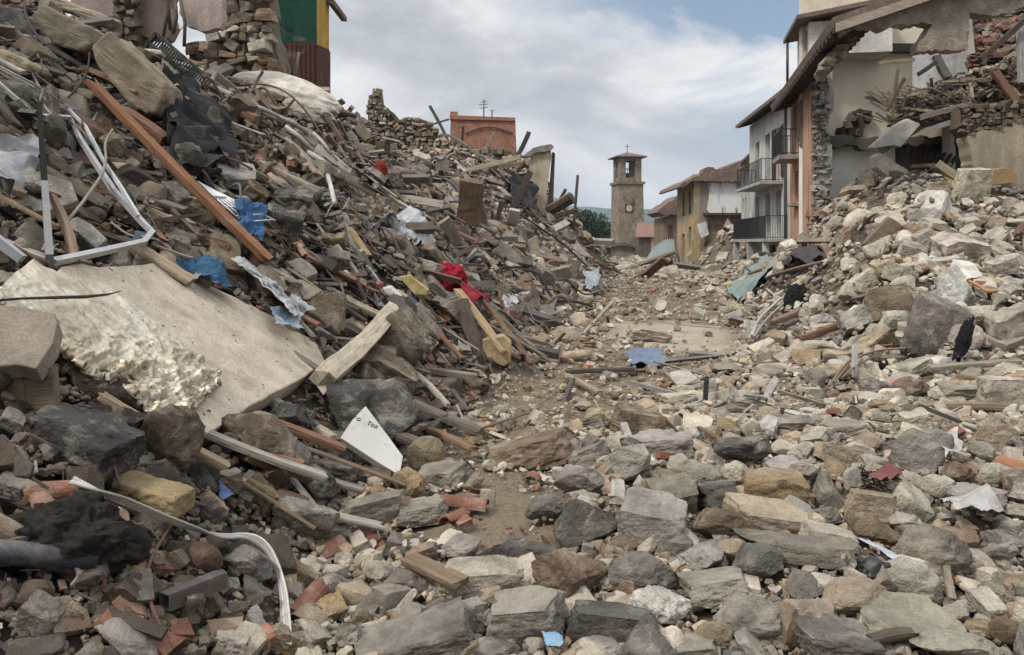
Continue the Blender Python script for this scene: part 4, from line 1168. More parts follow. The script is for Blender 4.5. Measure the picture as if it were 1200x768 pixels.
def post():
    p, q = hit(46, 122, .45), hit(58, 302, .25)
    t = thing('metal_post', 'upright black metal post with a bare grey foot before the aluminium frame', 'post', q)
    m = p.lerp(q, .62)
    MB().tube([p, m], .032, 4, False).build('upper_length', 'cable', t, (.012, .012, .012)); MB().tube([m, q], .034, 4, False).build('foot', 'metal', t, (.19, .18, .17))
    tp = hit(51, 104, .5); MB().tube([p + Vector((0, 0, -.03)), tp], .022, 5).build('spike', 'metal', t, (.10, .09, .085))
post()

GREY_C, OLD = (.20, .17, .135), (.26, .21, .15)
# heavy masonry blocks and beams at the top of the near heap
def block(px, Y, depth, color, label, seed, name='stone_block', cat='block', mat='concrete', tilt=(0, .0, 0), wear=None):
    pts = [P(a, b, Y) for a, b in px]
    wear = wear or (.03 if depth < .35 or Y > 15 else .09)
    c = sum(pts, Vector()) / len(pts)
    mb = MB().prism(pts, Vector((tilt[0], depth, tilt[2])))
    ob = mb.build(name, mat, None, color, c)
    bv = ob.modifiers.new('worn_edges', 'BEVEL'); bv.width = min(.035, wear * .5); bv.segments = 2
    sb = ob.modifiers.new('cuts', 'SUBSURF'); sb.subdivision_type = 'SIMPLE'; sb.levels = 3; sb.render_levels = 3
    tx = bpy.data.textures.get('worn') or bpy.data.textures.new('worn', 'CLOUDS'); tx.noise_scale = .22; tx.noise_depth = 3
    dm = ob.modifiers.new('wear', 'DISPLACE'); dm.texture = tx; dm.strength = wear; dm.texture_coords = 'GLOBAL'
    landmark('the ' + label.split(' with')[0].split(' above')[0].split(' at the')[0], c)
    return tag(ob, label, cat)
def hy(px, py, d=0): return min(hit(px, py).y, 11.6 if py < 130 and px < 200 else 99) + d
yb = hy(150, 110)
block([(107, 52), (128, 37), (195, 98), (192, 118), (180, 135), (158, 128), (112, 78)], yb - .5, .55, (.24, .195, .14), 'long broken concrete beam with a pale worn top edge', 41)
block([(32, 22), (48, 4), (105, 32), (108, 50), (92, 62), (62, 52)], hy(70, 40, -.5), .6, (.20, .17, .125), 'dark square block above the long beam', 42)
block([(-30, 5), (10, 6), (42, 40), (36, 50), (-30, 22)], hy(10, 30, -.3), .5, (.085, .08, .075), 'black slate coloured slab at the top of the heap', 43)
block([(-20, 50), (8, 60), (36, 75), (34, 84), (10, 80), (-20, 72)], hy(10, 70, -.3), .4, (.29, .25, .16), 'yellowish rounded beam end beneath the black slab', 44)
block([(8, -12), (40, -14), (130, 20), (118, 30), (50, 2), (16, 10)], hy(70, 15, -.2), .4, (.33, .28, .21), 'rough pale ledge above the dark square block', 45)
def grate():
    D = hy(215, 90, -.45)
    l1, l2, l3 = [(183, 39), (250, 97)], [(174, 50), (243, 105)], [(165, 63), (232, 110)]
    t = thing('plastic_grate', 'black slotted plastic grate standing on edge beside the long beam', 'grate', P(210, 90, D))
    landmark('the black slotted grate', P(210, 90, D))
    mb = MB()
    for l in (l1, l2, l3): mb.tube([P(*l[0], D), P(*l[1], D)], .035, 4, False)
    mb.tube([P(250, 97, D), P(262, 118, D), P(270, 148, D - .2)], .03, 4, False)
    mb.tube([P(183, 39, D), P(174, 50, D), P(165, 63, D)], .035, 4, False)
    mb.build('rails', 'plastic', t, (.014, .014, .015))
    mb = MB()
    lerp = lambda l, u: (l[0][0] + (l[1][0] - l[0][0]) * u, l[0][1] + (l[1][1] - l[0][1]) * u)
    for k in range(1, 26):
        u = k / 26
        mb.tube([P(*lerp(l1, u), D + .02), P(*lerp(l2, u), D + .02)], .016, 4, False)
        mb.tube([P(*lerp(l2, u), D + .02), P(*lerp(l3, u), D + .02)], .02, 4, False)
    mb.build('slat', 'plastic', t, (.02, .02, .022))
grate()
sheet('tarpaulin', 'black torn tarpaulin hanging below the slotted grate', 'tarpaulin', [(180, 82), (255, 112), (278, 195), (190, 165)], (.014, .014, .015), 'cloth', .25, .25, 2.6, 70, 3, edge=.08)
sheet('tarpaulin', 'dark grey rubber sheet folded beneath the black tarpaulin', 'rubber sheet', [(195, 130), (240, 145), (262, 190), (205, 200)], (.028, .028, .03), 'cloth', .3, .2, 3, 40, 5, edge=.08)
lump('mattress', 'lumpy pale stuffed mattress sagging below the stone wall stump', 'mattress', hit(338, 112, .25), (2.3, 1.0, .75), (.58, .54, .46), 'cloth', 4, .13, 1.1, -8, 16); landmark('the lumpy mattress', hit(338, 112))
lump('sack', 'pale grey sack end below the lumpy mattress', 'sack', hit(362, 132, .2), (1.1, .6, .45), (.36, .335, .28), 'cloth', 6, .14, 1.6, -10, 20)
sheet('sheet', 'crumpled whitish bedsheet behind the black metal post', 'bedsheet', [(-25, 168), (36, 170), (42, 222), (-25, 222)], (.30, .30, .31), 'cloth', .14, .16, 4.5, 60, 8); landmark('the whitish bedsheet', hit(15, 195))
# long timbers
def T(name, a, b, w, t, col, label, cat='plank', lift=(.15, .15), seed=1, **kw):
    ob = hbar(name, a, b, w, t, col, label, cat, lift, seed, **kw)
    return ob
T('timber_beam', (108, 98), (312, 302), .11, .09, (.26, .125, .065), 'long reddish brown timber running down the heap past the aluminium frame', 'beam', (.45, .25), 3); landmark('the long reddish timber', hit(210, 200))
T('log', (378, 444), (458, 366), .2, .2, (.55, .47, .36), 'thick weathered pale log lying beside tan stones', 'log', (.25, .25), 4, jagged=.03); landmark('the weathered pale log', hit(420, 405))
T('plank', (536, 340), (590, 412), .13, .05, (.46, .33, .19), 'bright tan plank sloping down from the red cloth', 'plank', (.4, .3), 5); landmark('the bright tan plank', hit(565, 380))
T('plank', (556, 342), (622, 425), .12, .05, (.25, .155, .095), 'reddish brown plank sloping down behind the tan plank', 'plank', (.35, .12), 6)
T('plank', (520, 300), (640, 420), .1, .04, (.20, .165, .125), 'long grey plank sloping down behind the red cloth', 'plank', (.3, .1), 7)
T('plank', (478, 655), (540, 684), .1, .035, (.22, .16, .105), 'short brown plank lying on a long pale stone', 'plank', (.15, .14), 8)
T('plank', (550, 700), (500, 716), .04, .03, (.13, .10, .07), 'thin dark stick below the short brown plank', 'stick', (.05, .05), 9)
T('plank', (440, 500), (520, 530), .12, .06, (.14, .11, .08), 'dark split board behind the lettered marble fragment', 'board', (.2, .1), 10)
T('plank', (455, 462), (560, 505), .16, .07, (.19, .155, .12), 'long rough grey board beside the bricks', 'board', (.25, .1), 11)
T('plank', (495, 500), (556, 528), .08, .05, (.24, .15, .09), 'brown splintered lath below the bricks', 'lath', (.1, .08), 12)
T('plank', (664, 436), (742, 433), .1, .06, (.105, .085, .065), 'dark board lying flat across the street', 'board', (.06, .06), 13); landmark('the dark board across the street', hit(700, 434))
T('plank', (664, 440), (702, 460), .09, .05, (.34, .27, .19), 'tan broken board just this side of the dark board', 'board', (.05, .05), 14)
T('plank', (683, 392), (720, 352), .07, .05, (.36, .31, .24), 'thin pale pole slanting up from the street edge', 'pole', (.05, .3), 15)
T('plank', (360, 300), (430, 335), .09, .04, (.24, .15, .10), 'reddish lath above the plastic sheet', 'lath', (.2, .15), 16)
T('plank', (340, 166), (374, 206), .22, .06, (.30, .245, .175), 'wide tan board among the pale pipes', 'board', (.2, .2), 17)
T('plank', (410, 268), (432, 300), .10, .05, (.40, .29, .15), 'short yellow tan board beside the white tarp', 'board', (.15, .1), 18)
T('plank', (286, 262), (310, 302), .06, .04, (.30, .25, .19), 'short pale lath crossing the reddish timber end', 'lath', (.15, .1), 19)
T('plank', (62, 232), (88, 305), .06, .05, (.30, .21, .14), 'pale brown lath behind the black post', 'lath', (.3, .2), 20)
T('plank', (160, 290), (225, 330), .16, .05, (.34, .265, .18), 'broken tan board beside the elbow of the aluminium frame', 'board', (.2, .2), 21)
T('plank', (183, 288), (226, 303), .03, .02, (.36, .30, .22), 'thin stick over the broken tan board', 'stick', (.25, .2), 22)
T('timber_beam', (504, 125), (528, 172), .24, .2, (.105, .085, .07), 'thick dark post sticking up from the ridge', 'post', (1.2, .1), 23, up=Vector((0, -1, 0)))
T('timber_beam', (499, 149), (526, 140), .14, .12, (.09, .075, .06), 'dark rafter lying across the thick ridge post', 'rafter', (.5, .7), 24, up=Vector((0, -1, 0)))
T('timber_beam', (508, 162), (548, 172), .16, .14, (.12, .10, .08), 'weathered rafter at the foot of the thick ridge post', 'rafter', (.3, .4), 25)
for k, (a, b, w, lab) in enumerate([((541, 176), (543, 148), .14, 'short dark stake against the red brick wall'), ((568, 178), (578, 156), .2, 'pale plank leaning on the red brick wall'), ((607, 182), (620, 155), .24, 'dark slanting post between the red brick wall and the wall fragment'),
                                     ((529, 180), (536, 162), .18, 'slanting grey rafter before the red brick wall')]):
    D = 41.5 + k * .2
    bar('timber_beam', P(*a, D), P(*b, D - .3), w, w * .7, [(.09, .075, .06), (.40, .33, .25), (.10, .085, .07), (.2, .17, .13)][k], 30 + k, lab, 'timber', up=Vector((0, -1, 0)))
for k, (a, b, w, c, lab) in enumerate([((548, 262), (553, 212), .55, (.17, .115, .075), 'wide brown door leaf standing upright in the heap below the brick building'), ((568, 268), (560, 228), .2, (.22, .18, .14), 'grey upright plank in the heap near the brown door leaf'), ((582, 262), (588, 236), .16, (.12, .095, .075), 'dark short plank leaning in the heap near the brown door leaf'),
                                     ((596, 252), (622, 200), .26, (.10, .085, .07), 'dark thick rafter leaning on the upright cream wall fragment'), ((545, 200), (610, 184), .2, (.34, .29, .22), 'long pale beam lying on the broken wall top'), ((600, 262), (603, 246), .4, (.52, .50, .46), 'small white panel standing beside the jutting roof beam'),
                                     ((536, 285), (520, 258), .24, (.30, .25, .19), 'tan board tipped over in the heap centre'), ((470, 232), (520, 240), .16, (.40, .35, .28), 'pale beam lying across the heap under the small red rag')]):
    p, q = hit(*a, .1), hit(*a, .1)
    q = P(*b, p.y - .4)
    bar('timber_beam', p, q, w, w * .35, c, 200 + k, lab, 'timber', up=Vector((0, -1, .2)))
sheet('tarpaulin', 'black plastic sheeting caught below the upright cream wall fragment', 'sheeting', [(592, 208), (622, 212), (624, 244), (598, 240)], (.02, .02, .022), 'cloth', .4, .5, 1.2, 40, 71)
def bundle():
    D = 38
    bar('timber_beam', P(612, 268, D), P(671, 232, D - 1), .62, .4, (.105, .08, .06), 40, 'thick dark roof beam jutting from the end of the heap', 'beam', up=Vector((0, -.4, 1)), bend=.01)
    landmark('the thick jutting roof beam', P(640, 250, D))
    bar('timber_beam', P(618, 258, D - .5), P(668, 229, D - 1.3), .3, .25, (.17, .125, .09), 41, 'brown rafter lying along the thick jutting beam', 'rafter', up=Vector((0, -.4, 1)))
    bar('timber_beam', P(600, 266, D - .6), P(677, 246, D - 1), .2, .16, (.15, .12, .095), 42, 'thinner rafter poking out under the thick jutting beam', 'rafter', up=Vector((0, -.4, 1)))
    bar('timber_beam', P(590, 262, D), P(632, 256, D - .5), .22, .18, (.24, .20, .155), 43, 'grey rafter end behind the thick jutting beam', 'rafter', up=Vector((0, -.4, 1)))
    bar('pole', P(672, 268, D), P(677, 206, D), .14, .12, (.105, .095, .085), 44, 'tall thin grey pole standing at the end of the heap', 'pole', up=Vector((0, -1, 0)), bend=.004); landmark('the tall thin grey pole', P(674, 240, D))
    bar('timber_beam', P(655, 236, D), P(663, 222, D), .16, .12, (.10, .085, .07), 45, 'short stub sticking up from the jutting beam', 'stub', up=Vector((0, -1, 0)))
bundle()
# pale pipes and rods strewn down the upper heap
PIPES = [((285, 121), (327, 137), .07, (.46, .44, .40), 'whitish pipe nearest the mattress'), ((326, 137), (361, 156), .08, (.36, .33, .29), 'greyish pipe running on from the whitish pipe'), ((334, 148), (367, 177), .08, (.44, .42, .38), 'pale pipe lying under the greyish pipe'),
         ((362, 179), (395, 204), .08, (.42, .39, .34), 'pale pipe farther down the heap than the others'), ((367, 156), (388, 180), .06, (.40, .37, .33), 'short pale pipe crossing above the lowest pipe'), ((384, 206), (392, 238), .06, (.50, .49, .46), 'upright white pipe stub over the heap'), ((352, 96), (376, 66), .07, (.38, .35, .30), 'bleached pole leaning beside the brown boarding'), ((345, 98), (350, 62), .06, (.36, .33, .28), 'second bleached pole leaning beside the brown boarding')]
for k, (a, b, w, c, lab) in enumerate(PIPES):
    p, q = hit(*a, .25), hit(*b, .25)
    if k >= 6: q = P(*b, p.y - .3)
    tag(MB().tube([p, p.lerp(q, .5) + Vector((0, 0, .03)), q], w * .55, 9).build('pipe', 'plastic', None, c, p), lab, 'pipe')
wire('cable', 'thin dark curved wire hooked over the long beam', 'wire', [(28, -6, .4), (30, 24, .4), (52, 53, .4)], .018, (.06, .055, .05))
wire('cable', 'slender grey rod lying above the aluminium frame', 'rod', [(0, 78, .3), (42, 100, .3), (74, 121, .3)], .012, (.28, .26, .23), smooth=0)
wire('cable', 'dark hooked wire beside the dark square block', 'wire', [(44, 64, .3), (52, 82, .3), (38, 86, .25), (60, 100, .3), (73, 118, .3)], .012, (.12, .11, .10))
wire('cable', 'curved grey hose hanging across the aluminium frame', 'hose', [(132, 152, .4), (122, 168, .4), (125, 185, .4), (120, 205, .4), (108, 222, .35), (92, 244, .3), (76, 262, .25)], .014, (.24, .215, .18))
wire('cable', 'dark looped wire below the dark square block', 'wire', [(105, 62, .3), (103, 84, .35), (92, 102, .3), (80, 114, .25)], .012, (.06, .05, .045))
wire('cable', 'thin dark wire rising by the hanging plaster', 'wire', [(236, 0, 1.2), (222, 22, .8), (208, 40, .5)], .03, (.07, .06, .055))
wire('cable', 'thin brown wire poking up beside the mattress', 'wire', [(308, 84, .6), (300, 96, .4), (296, 108, .3)], .03, (.09, .06, .05))
def rack():
    p = [hit(232, 214, .25), hit(322, 260, .3), hit(288, 262, .3)]
    t = thing('wire_rack', 'white wire rack bent over blue cloth under the reddish timber', 'wire rack', p[1]); landmark('the white wire rack', p[1])
    mb = MB()
    for k in range(6):
        a = (232 + k * 1.2, 213 + k * .8); b = (286 + k * 7.4, 262 - k * .6)
        mb.tube([hit(*a, .25), hit((a[0] + b[0]) / 2, (a[1] + b[1]) / 2, .36), hit(*b, .3)], .011, 5)
    mb.build('wire', 'metal', t, (.6, .6, .62))
    mb = MB()
    for u in (.35, .6, .82, .97):
        mb.tube([hit(232 + (286 - 232) * u, 213 + (262 - 213) * u, .34), hit(238 + (323 - 238) * u, 217 + (259 - 217) * u, .34)], .011, 5)
    mb.build('cross_wire', 'metal', t, (.55, .55, .57))
rack()
def printed():
    m = material('printed', 'obj', .4, 3.0, (.75, 1.1), (.20, .165, .12), (.56, .72), .15, spec=.5)
    nt = m.node_tree; bs = nt.nodes['Principled BSDF']; c = bs.inputs['Base Color'].links[0].from_socket
    v = N(nt, 'ShaderNodeTexCoord').outputs['Object']
    a = noise(nt, v, 9, 2, .4, .2); b = noise(nt, v, 2.2, 2, .5)
    s = N(nt, 'ShaderNodeMath', operation='MULTIPLY'); nt.links.new(maprange(nt, a, .52, .56, 0, 1), s.inputs[0]); nt.links.new(maprange(nt, b, .46, .52, 0, 1), s.inputs[1])
    nt.links.new(mixc(nt, s.outputs[0], c, (.06, .065, .075)), bs.inputs['Base Color'])
    return m
M['printed'] = printed()
BLUE = (.035, .085, .20)
sheet('cloth', 'blue cloth bunched under the white wire rack', 'cloth', [(268, 232), (310, 252), (306, 288), (276, 270)], (.04, .10, .21), 'cloth', .26, .20, 5, 60, 11, sharp=True)
sheet('cloth', 'blue cloth tucked along the upper edge of the beige slab', 'cloth', [(202, 306), (240, 312), (276, 342), (246, 344)], (.035, .10, .18), 'cloth', .17, .16, 6, 60, 12, sharp=True)
sheet('plastic_sheet', 'clear whitish plastic sheet with a dark printed band lying above the slab', 'plastic sheet', [(268, 304), (300, 308), (366, 366), (338, 374)], (.36, .365, .36), 'printed', .20, .09, 5, 70, 13, sharp=True); landmark('the whitish plastic sheet', hit(315, 340))
sheet('plastic_sheet', 'pale blue plastic bag below the whitish plastic sheet', 'plastic bag', [(312, 362), (346, 368), (350, 392), (322, 384)], (.20, .26, .31), 'plastic', .18, .08, 5, 40, 14, sharp=True)
sheet('plastic_sheet', 'torn white tarp caught among wires on the heap slope', 'tarp', [(452, 250), (500, 255), (506, 290), (458, 284)], (.42, .44, .45), 'plastic', .2, .28, 2.2, 60, 15, sharp=True); landmark('the torn white tarp', hit(475, 270))
lump('red_cloth', 'bright crimson cloth bundled on the upper end of the tan plank', 'cloth', hit(524, 330, .18), (.52, .4, .52), (.26, .008, .02), 'cloth', 9, .24, 1.8, 20, 12); landmark('the crimson cloth', hit(524, 330))
sheet('red_cloth', 'darker red cloth tail trailing from the crimson bundle', 'cloth', [(530, 330), (552, 336), (570, 356), (548, 356)], (.20, .008, .02), 'cloth', .3, .14, 5, 36, 17)
lump('red_cloth', 'small red rag high on the heap below the stone ruin', 'rag', hit(445, 200, .3), (.26, .18, .42), (.22, .03, .02), 'cloth', 10, .2, 1.6, 0, 10)
sheet('plastic_sheet', 'tiny green wrapper beside the tan plank', 'wrapper', [(566, 336), (588, 334), (586, 346), (570, 344)], (.06, .26, .05), 'plastic', .12, .08, 6, 20, 18)
sheet('plastic_sheet', 'silvery crumpled wrapper beside the tan plank', 'wrapper', [(586, 346), (606, 348), (604, 374), (592, 370)], (.42, .42, .42), 'plastic', .12, .1, 6, 30, 19, sharp=True)
block([(618, 282), (630, 276), (634, 306), (628, 312), (616, 300)], hy(625, 305, -.2), .6, (.33, .28, .21), 'upright tan block on the slope beside the wall fragment', 47)
block([(565, 398), (590, 394), (599, 402), (598, 424), (590, 430), (566, 418)], hy(582, 425, -.1), .3, (.36, .27, .15), 'squared ochre block at the foot of the tan plank', 48)
block([(465, 325), (480, 322), (502, 340), (500, 347), (486, 346)], hy(485, 345, -.15), .12, (.42, .34, .15), 'yellowish flat block beside the crimson cloth', 49)
block([(440, 340), (456, 336), (474, 350), (446, 354)], hy(455, 352, -.1), .2, (.58, .56, .52), 'white plaster chunk beside the pale log', 50)
# lower near corner
M['sacking'] = material('sacking', 'obj', .95, 4.0, (.5, 1.6), (.13, .11, .09), (.58, .75), 1.0, bump_dist=.05)
def twist(name, label, cat, px, r, color, **kw):
    pts = [hit(*p) for p in px]
    for _ in range(3):
        q = [pts[0]]
        for a, b in zip(pts, pts[1:]): q += [a.lerp(b, .25), a.lerp(b, .75)]
        pts = q + [pts[-1]]
    t = thing(name, label, cat, pts[0])
    n = len(pts)
    for k in range(4):
        line = []
        for i, p in enumerate(pts):
            d = (pts[min(i + 1, n - 1)] - pts[max(i - 1, 0)]).normalized(); s = d.cross(Vector((0, -.5, 1))).normalized(); u = s.cross(d)
            tw = 1.1 * math.sin(i / n * 7.0); o = (k - 1.5) * r * (1.0 - .45 * math.exp(-((i / n - .52) / .06) ** 2))
            line.append(p + (s * math.cos(tw) + u * math.sin(tw)) * o)
        MB().tube(line, r * .62, 6).build('strand', 'plastic', t, [color, tuple(c * .8 for c in color), color, tuple(c * .62 for c in color)][k])
twist('trunking', 'long twisted white plastic trunking trailing across the dark rubble', 'cable trunking', [(84, 563, .16), (120, 577, .18), (160, 593, .16), (200, 610, .13), (235, 622, .11), (260, 630, .11), (288, 627, .12), (308, 636, .12), (322, 655, .10), (332, 690, .09), (334, 720, .08), (336, 754, .07)], .0115, (.56, .53, .48)); landmark('the white trunking', hit(250, 628))
for q in ((180, 606), (200, 612), (220, 620), (240, 625), (262, 632), (285, 630), (305, 640), (320, 660), (330, 690), (334, 720), (336, 745)):
    _q = hit(*q); BLOCKED.append((_q.x, _q.y, .035)); BLOCKED.append((_q.x - .01, _q.y - .07, .03))

landmark('the tail end of the white trunking', hit(333, 715))
wire('cable', 'thin rusty wire curving down from the white trunking', 'wire', [(200, 616, .06), (190, 632, .08), (178, 652, .08), (170, 676, .07), (174, 700, .06), (184, 726, .05), (196, 748, .04)], .008, (.14, .08, .06)); landmark('the thin rusty wire', hit(174, 690))
lump('sacking', 'charred black sacking heaped beside the white trunking', 'sacking', hit(78, 640, -.01), (.42, .36, .30), (.04, .034, .028), 'sacking', 21, .3, 2.8, 15, 12)
lump('sacking', 'smaller charred lump below the yellow brick', 'sacking', hit(142, 640, .03), (.2, .18, .15), (.04, .034, .03), 'sacking', 23, .26, 2.4, 15, 12)
landmark('the charred sacking', hit(85, 610))
p, q = hit(-25, 645, .12), hit(110, 656, .10)
tag(MB().tube([p, p.lerp(q, .5), q], .045, 14).build('pipe', 'plastic', None, (.035, .037, .05), p), 'dark navy pipe lying below the charred sacking', 'pipe'); landmark('the navy pipe', q)
def tube_end():
    a = hit(192, 706, .07); d = Vector((.14, .24, -.01)); z = Vector((0, 0, .06)); y = Vector((.24, -.14, 0)).normalized() * .06
    mb = MB()
    for o in (z * .5, -z * .5, y * .5, -y * .5):
        s, u = (y, z) if abs(o.z) > .01 else (z, y)
        mb.prism([a + o - s * .5, a + o + s * .5, a + o + s * .5 + d, a + o - s * .5 + d], u * .08)
    ob = mb.build('duct', 'metal', None, (.10, .085, .078), a)
    tag(ob, 'short hollow square metal duct in the dark rubble by the rusty wire', 'duct')
tube_end()
def brickblock():
    a = hit(178, 580, .08)
    ob = MB().box((0, 0, 0), (.36, .16, .11)).build('brick', 'concrete', None, (.27, .205, .11), None)
    ob.location = a; ob.rotation_euler = (R(4), R(10), R(-14))
    bv = ob.modifiers.new('worn_edges', 'BEVEL'); bv.width = .014; bv.segments = 2
    sb = ob.modifiers.new('cuts', 'SUBSURF'); sb.subdivision_type = 'SIMPLE'; sb.levels = 4; sb.render_levels = 4
    tx = bpy.data.textures.new('chips', 'CLOUDS'); tx.noise_scale = .05; tx.noise_depth = 3
    dm = ob.modifiers.new('wear', 'DISPLACE'); dm.texture = tx; dm.strength = .03; dm.texture_coords = 'GLOBAL'
    tag(ob, 'long yellow brick lying beside the charred sacking', 'brick'); landmark('the yellow brick', a); BLOCKED.append((a.x, a.y, .22))
brickblock()
sheet('plastic_sheet', 'blue crumpled bag scrap behind the yellow brick', 'bag', [(252, 568), (278, 564), (282, 584), (258, 586)], (.03, .075, .22), 'plastic', .05, .05, 9, 24, 23)
sheet('plastic_sheet', 'light blue scrap of plastic between grey boulders', 'plastic scrap', [(634, 742), (656, 738), (660, 758), (642, 760)], (.22, .36, .52), 'plastic', .08, .05, 12, 24, 24, sharp=True)
# in the street
sheet('cloth', 'slate blue cloth lying flat in the street', 'cloth', [(732, 416), (770, 408), (782, 426), (744, 432)], (.15, .19, .26), 'cloth', .05, .09, 5, 44, 26); landmark('the slate blue cloth', hit(757, 420))
bar('stake', hit(826, 476), hit(826, 476) + Vector((.02, 0, .30)), .05, .04, (.05, .048, .045), 50, 'small dark stake standing upright in the street', 'stake', up=Vector((0, -1, 0))); landmark('the small dark stake', hit(826, 472))
sheet('rag', 'dusty red rag caught on twigs among the stones', 'rag', [(1010, 552), (1036, 544), (1056, 560), (1024, 570)], (.17, .065, .06), 'cloth', .15, .10, 7, 36, 27); landmark('the dusty red rag', hit(1035, 558))
def twigs():
    c = hit(1030, 566, .03); mb = MB()
    r = random.Random(4)
    for k in range(26):
        a = r.uniform(0, 6.28); l = r.uniform(.1, .24); o = c + Vector((r.uniform(-.12, .12), r.uniform(-.1, .1), r.uniform(0, .06)))
        d = Vector((math.cos(a) * l, math.sin(a) * l * .6, r.uniform(-.02, .08)))
        mb.tube([o - d * .5, o + Vector((0, 0, .015)), o + d * .5], .006, 4)
    tag(mb.build('twig_tangle', 'wood', None, (.06, .04, .032), c), 'tangle of dark twigs under the dusty red rag', 'twigs')
twigs()
sheet('plastic_sheet', 'white crumpled plastic lying among stones under the red rag', 'plastic sheet', [(1098, 588), (1160, 580), (1176, 602), (1120, 608)], (.36, .35, .33), 'plastic', .14, .09, 5, 50, 28, sharp=True); landmark('the white crumpled plastic', hit(1135, 600))
sheet('plastic_sheet', 'pointed bluish white plastic flap between stones', 'plastic flap', [(1002, 630), (1020, 632), (1062, 661), (1046, 658)], (.46, .50, .55), 'plastic', .08, .03, 6, 30, 29, edge=.05); landmark('the pointed plastic flap', hit(1032, 645))
lump('bag', 'small black crumpled bag beside the pointed plastic flap', 'bag', hit(1022, 668, .05), (.14, .12, .10), (.02, .02, .02), 'plastic', 12, .3, 2.2)
sheet('paper', 'white torn paper on a tan boulder', 'paper', [(1094, 512), (1122, 508), (1128, 528), (1108, 536)], (.42, .41, .39), 'cloth', .18, .06, 6, 24, 30)
bar('stick', hit(1108, 660, .06), hit(1116, 704, .06), .035, .03, (.30, .25, .19), 51, 'thin pale stick lying among the stones', 'stick')
bar('stick', hit(986, 618, .03), hit(988, 655, .12), .02, .018, (.33, .29, .24), 52, 'slender bleached twig in front of the pale block', 'twig')
bar('stick', hit(1020, 750, .08), hit(1068, 740, .08), .05, .03, (.12, .095, .07), 53, 'dark bark strip between two flat grey stones', 'bark')
# far side heap
sheet('tarpaulin', 'green tarpaulin strip sliding down the heap below the balconies', 'tarpaulin', [(898, 302), (916, 305), (868, 348), (850, 342)], (.17, .235, .215), 'plastic', .2, .2, 1.5, 40, 31, edge=.06); landmark('the green tarpaulin strip', hit(880, 325))
sheet('blanket', 'dark purple grey blanket spread at the foot of the salmon house', 'blanket', [(924, 293), (964, 288), (972, 306), (922, 314)], (.065, .058, .058), 'cloth', .2, .3, 2.4, 60, 32); landmark('the purple grey blanket', hit(945, 300))
lump('bag', 'black sack hanging on the side of the far heap', 'sack', hit(931, 350, .12), (.42, .28, .6), (.014, .014, .016), 'cloth', 14, .2, 1.7, 0, 25); landmark('the black sack', hit(931, 352))
for k, (pts, r_) in enumerate([([(882, 392), (890, 372), (915, 350)], .03), ([(884, 394), (898, 374), (920, 354)], .025), ([(878, 396), (884, 382), (900, 362)], .022)]):
    wire('conduit', ['bent whitish conduit uppermost below the black sack', 'bent grey conduit lying between two others below the black sack', 'thin bent conduit lowest below the black sack'][k], 'conduit', [(*p, .2) for p in pts], r_, [(.48, .46, .43), (.34, .32, .29), (.42, .40, .37)][k], mat='plastic')
bar('stake', hit(879, 400), hit(879, 400) + Vector((-.03, 0, .36)), .07, .05, (.50, .48, .44), 54, 'short white stake at the foot of the bent conduits', 'stake', up=Vector((0, -1, 0)))
for k, (pts, r_) in enumerate([([(978, 448), (1000, 420), (1030, 410), (1062, 408)], .016), ([(972, 452), (992, 424), (1020, 407), (1046, 404)], .016), ([(985, 444), (1006, 426), (1034, 414)], .013)]):
    wire('rod', ['bent rusty rod longest of three before the dark boulder', 'bent rusty rod arching highest before the dark boulder', 'short rusty rod before the dark boulder'][k], 'rod', [(*p, .1 + .08 * (0 < i)) for i, p in enumerate(pts)], r_, (.22, .15, .11), mat='metal')
bar('stake', hit(1000, 442, .02), hit(1000, 442) + Vector((.01, 0, .42)), .06, .04, (.55, .54, .51), 55, 'white painted stub standing by the rusty rods', 'stub', up=Vector((0, -1, 0))); landmark('the white painted stub', hit(1000, 436))
lump('bag', 'black ragged strip hanging over the grey square boulder', 'rag', hit(1117, 412, .16) + Vector((0, -.25, .18)), (.16, .12, .55), (.012, .012, .013), 'cloth', 16, .3, 2.4, 0, 20)
wire('hose', 'orange hose end beside the white boulder', 'hose', [(1136, 330, .3), (1148, 335, .35), (1156, 342, .35), (1168, 341, .3)], .03, (.42, .19, .05), mat='plastic')
p, q = hit(1180, 330, .35), hit(1215, 318, .4)
def open_pipe():
    mb = MB(); d = Vector((.5, .5, .06)); a = P(1187, 328, hit(1187, 328).y - .2)
    x = d.cross(Vector((0, 0, 1))).normalized(); z = x.cross(d).normalized()
    rows = [[a + o + (x * math.cos(k * math.pi / 10) + z * math.sin(k * math.pi / 10)) * rr for k in range(21)] for o, rr in ((d, .11), (Vector(), .115), (Vector(), .09), (d, .088))]
    mb.grid(rows)
    tag(mb.build('pipe', 'plastic', None, (.05, .045, .045), a), 'open ended dark drain pipe poking out of the far heap', 'pipe'); landmark('the open drain pipe', a)
open_pipe()
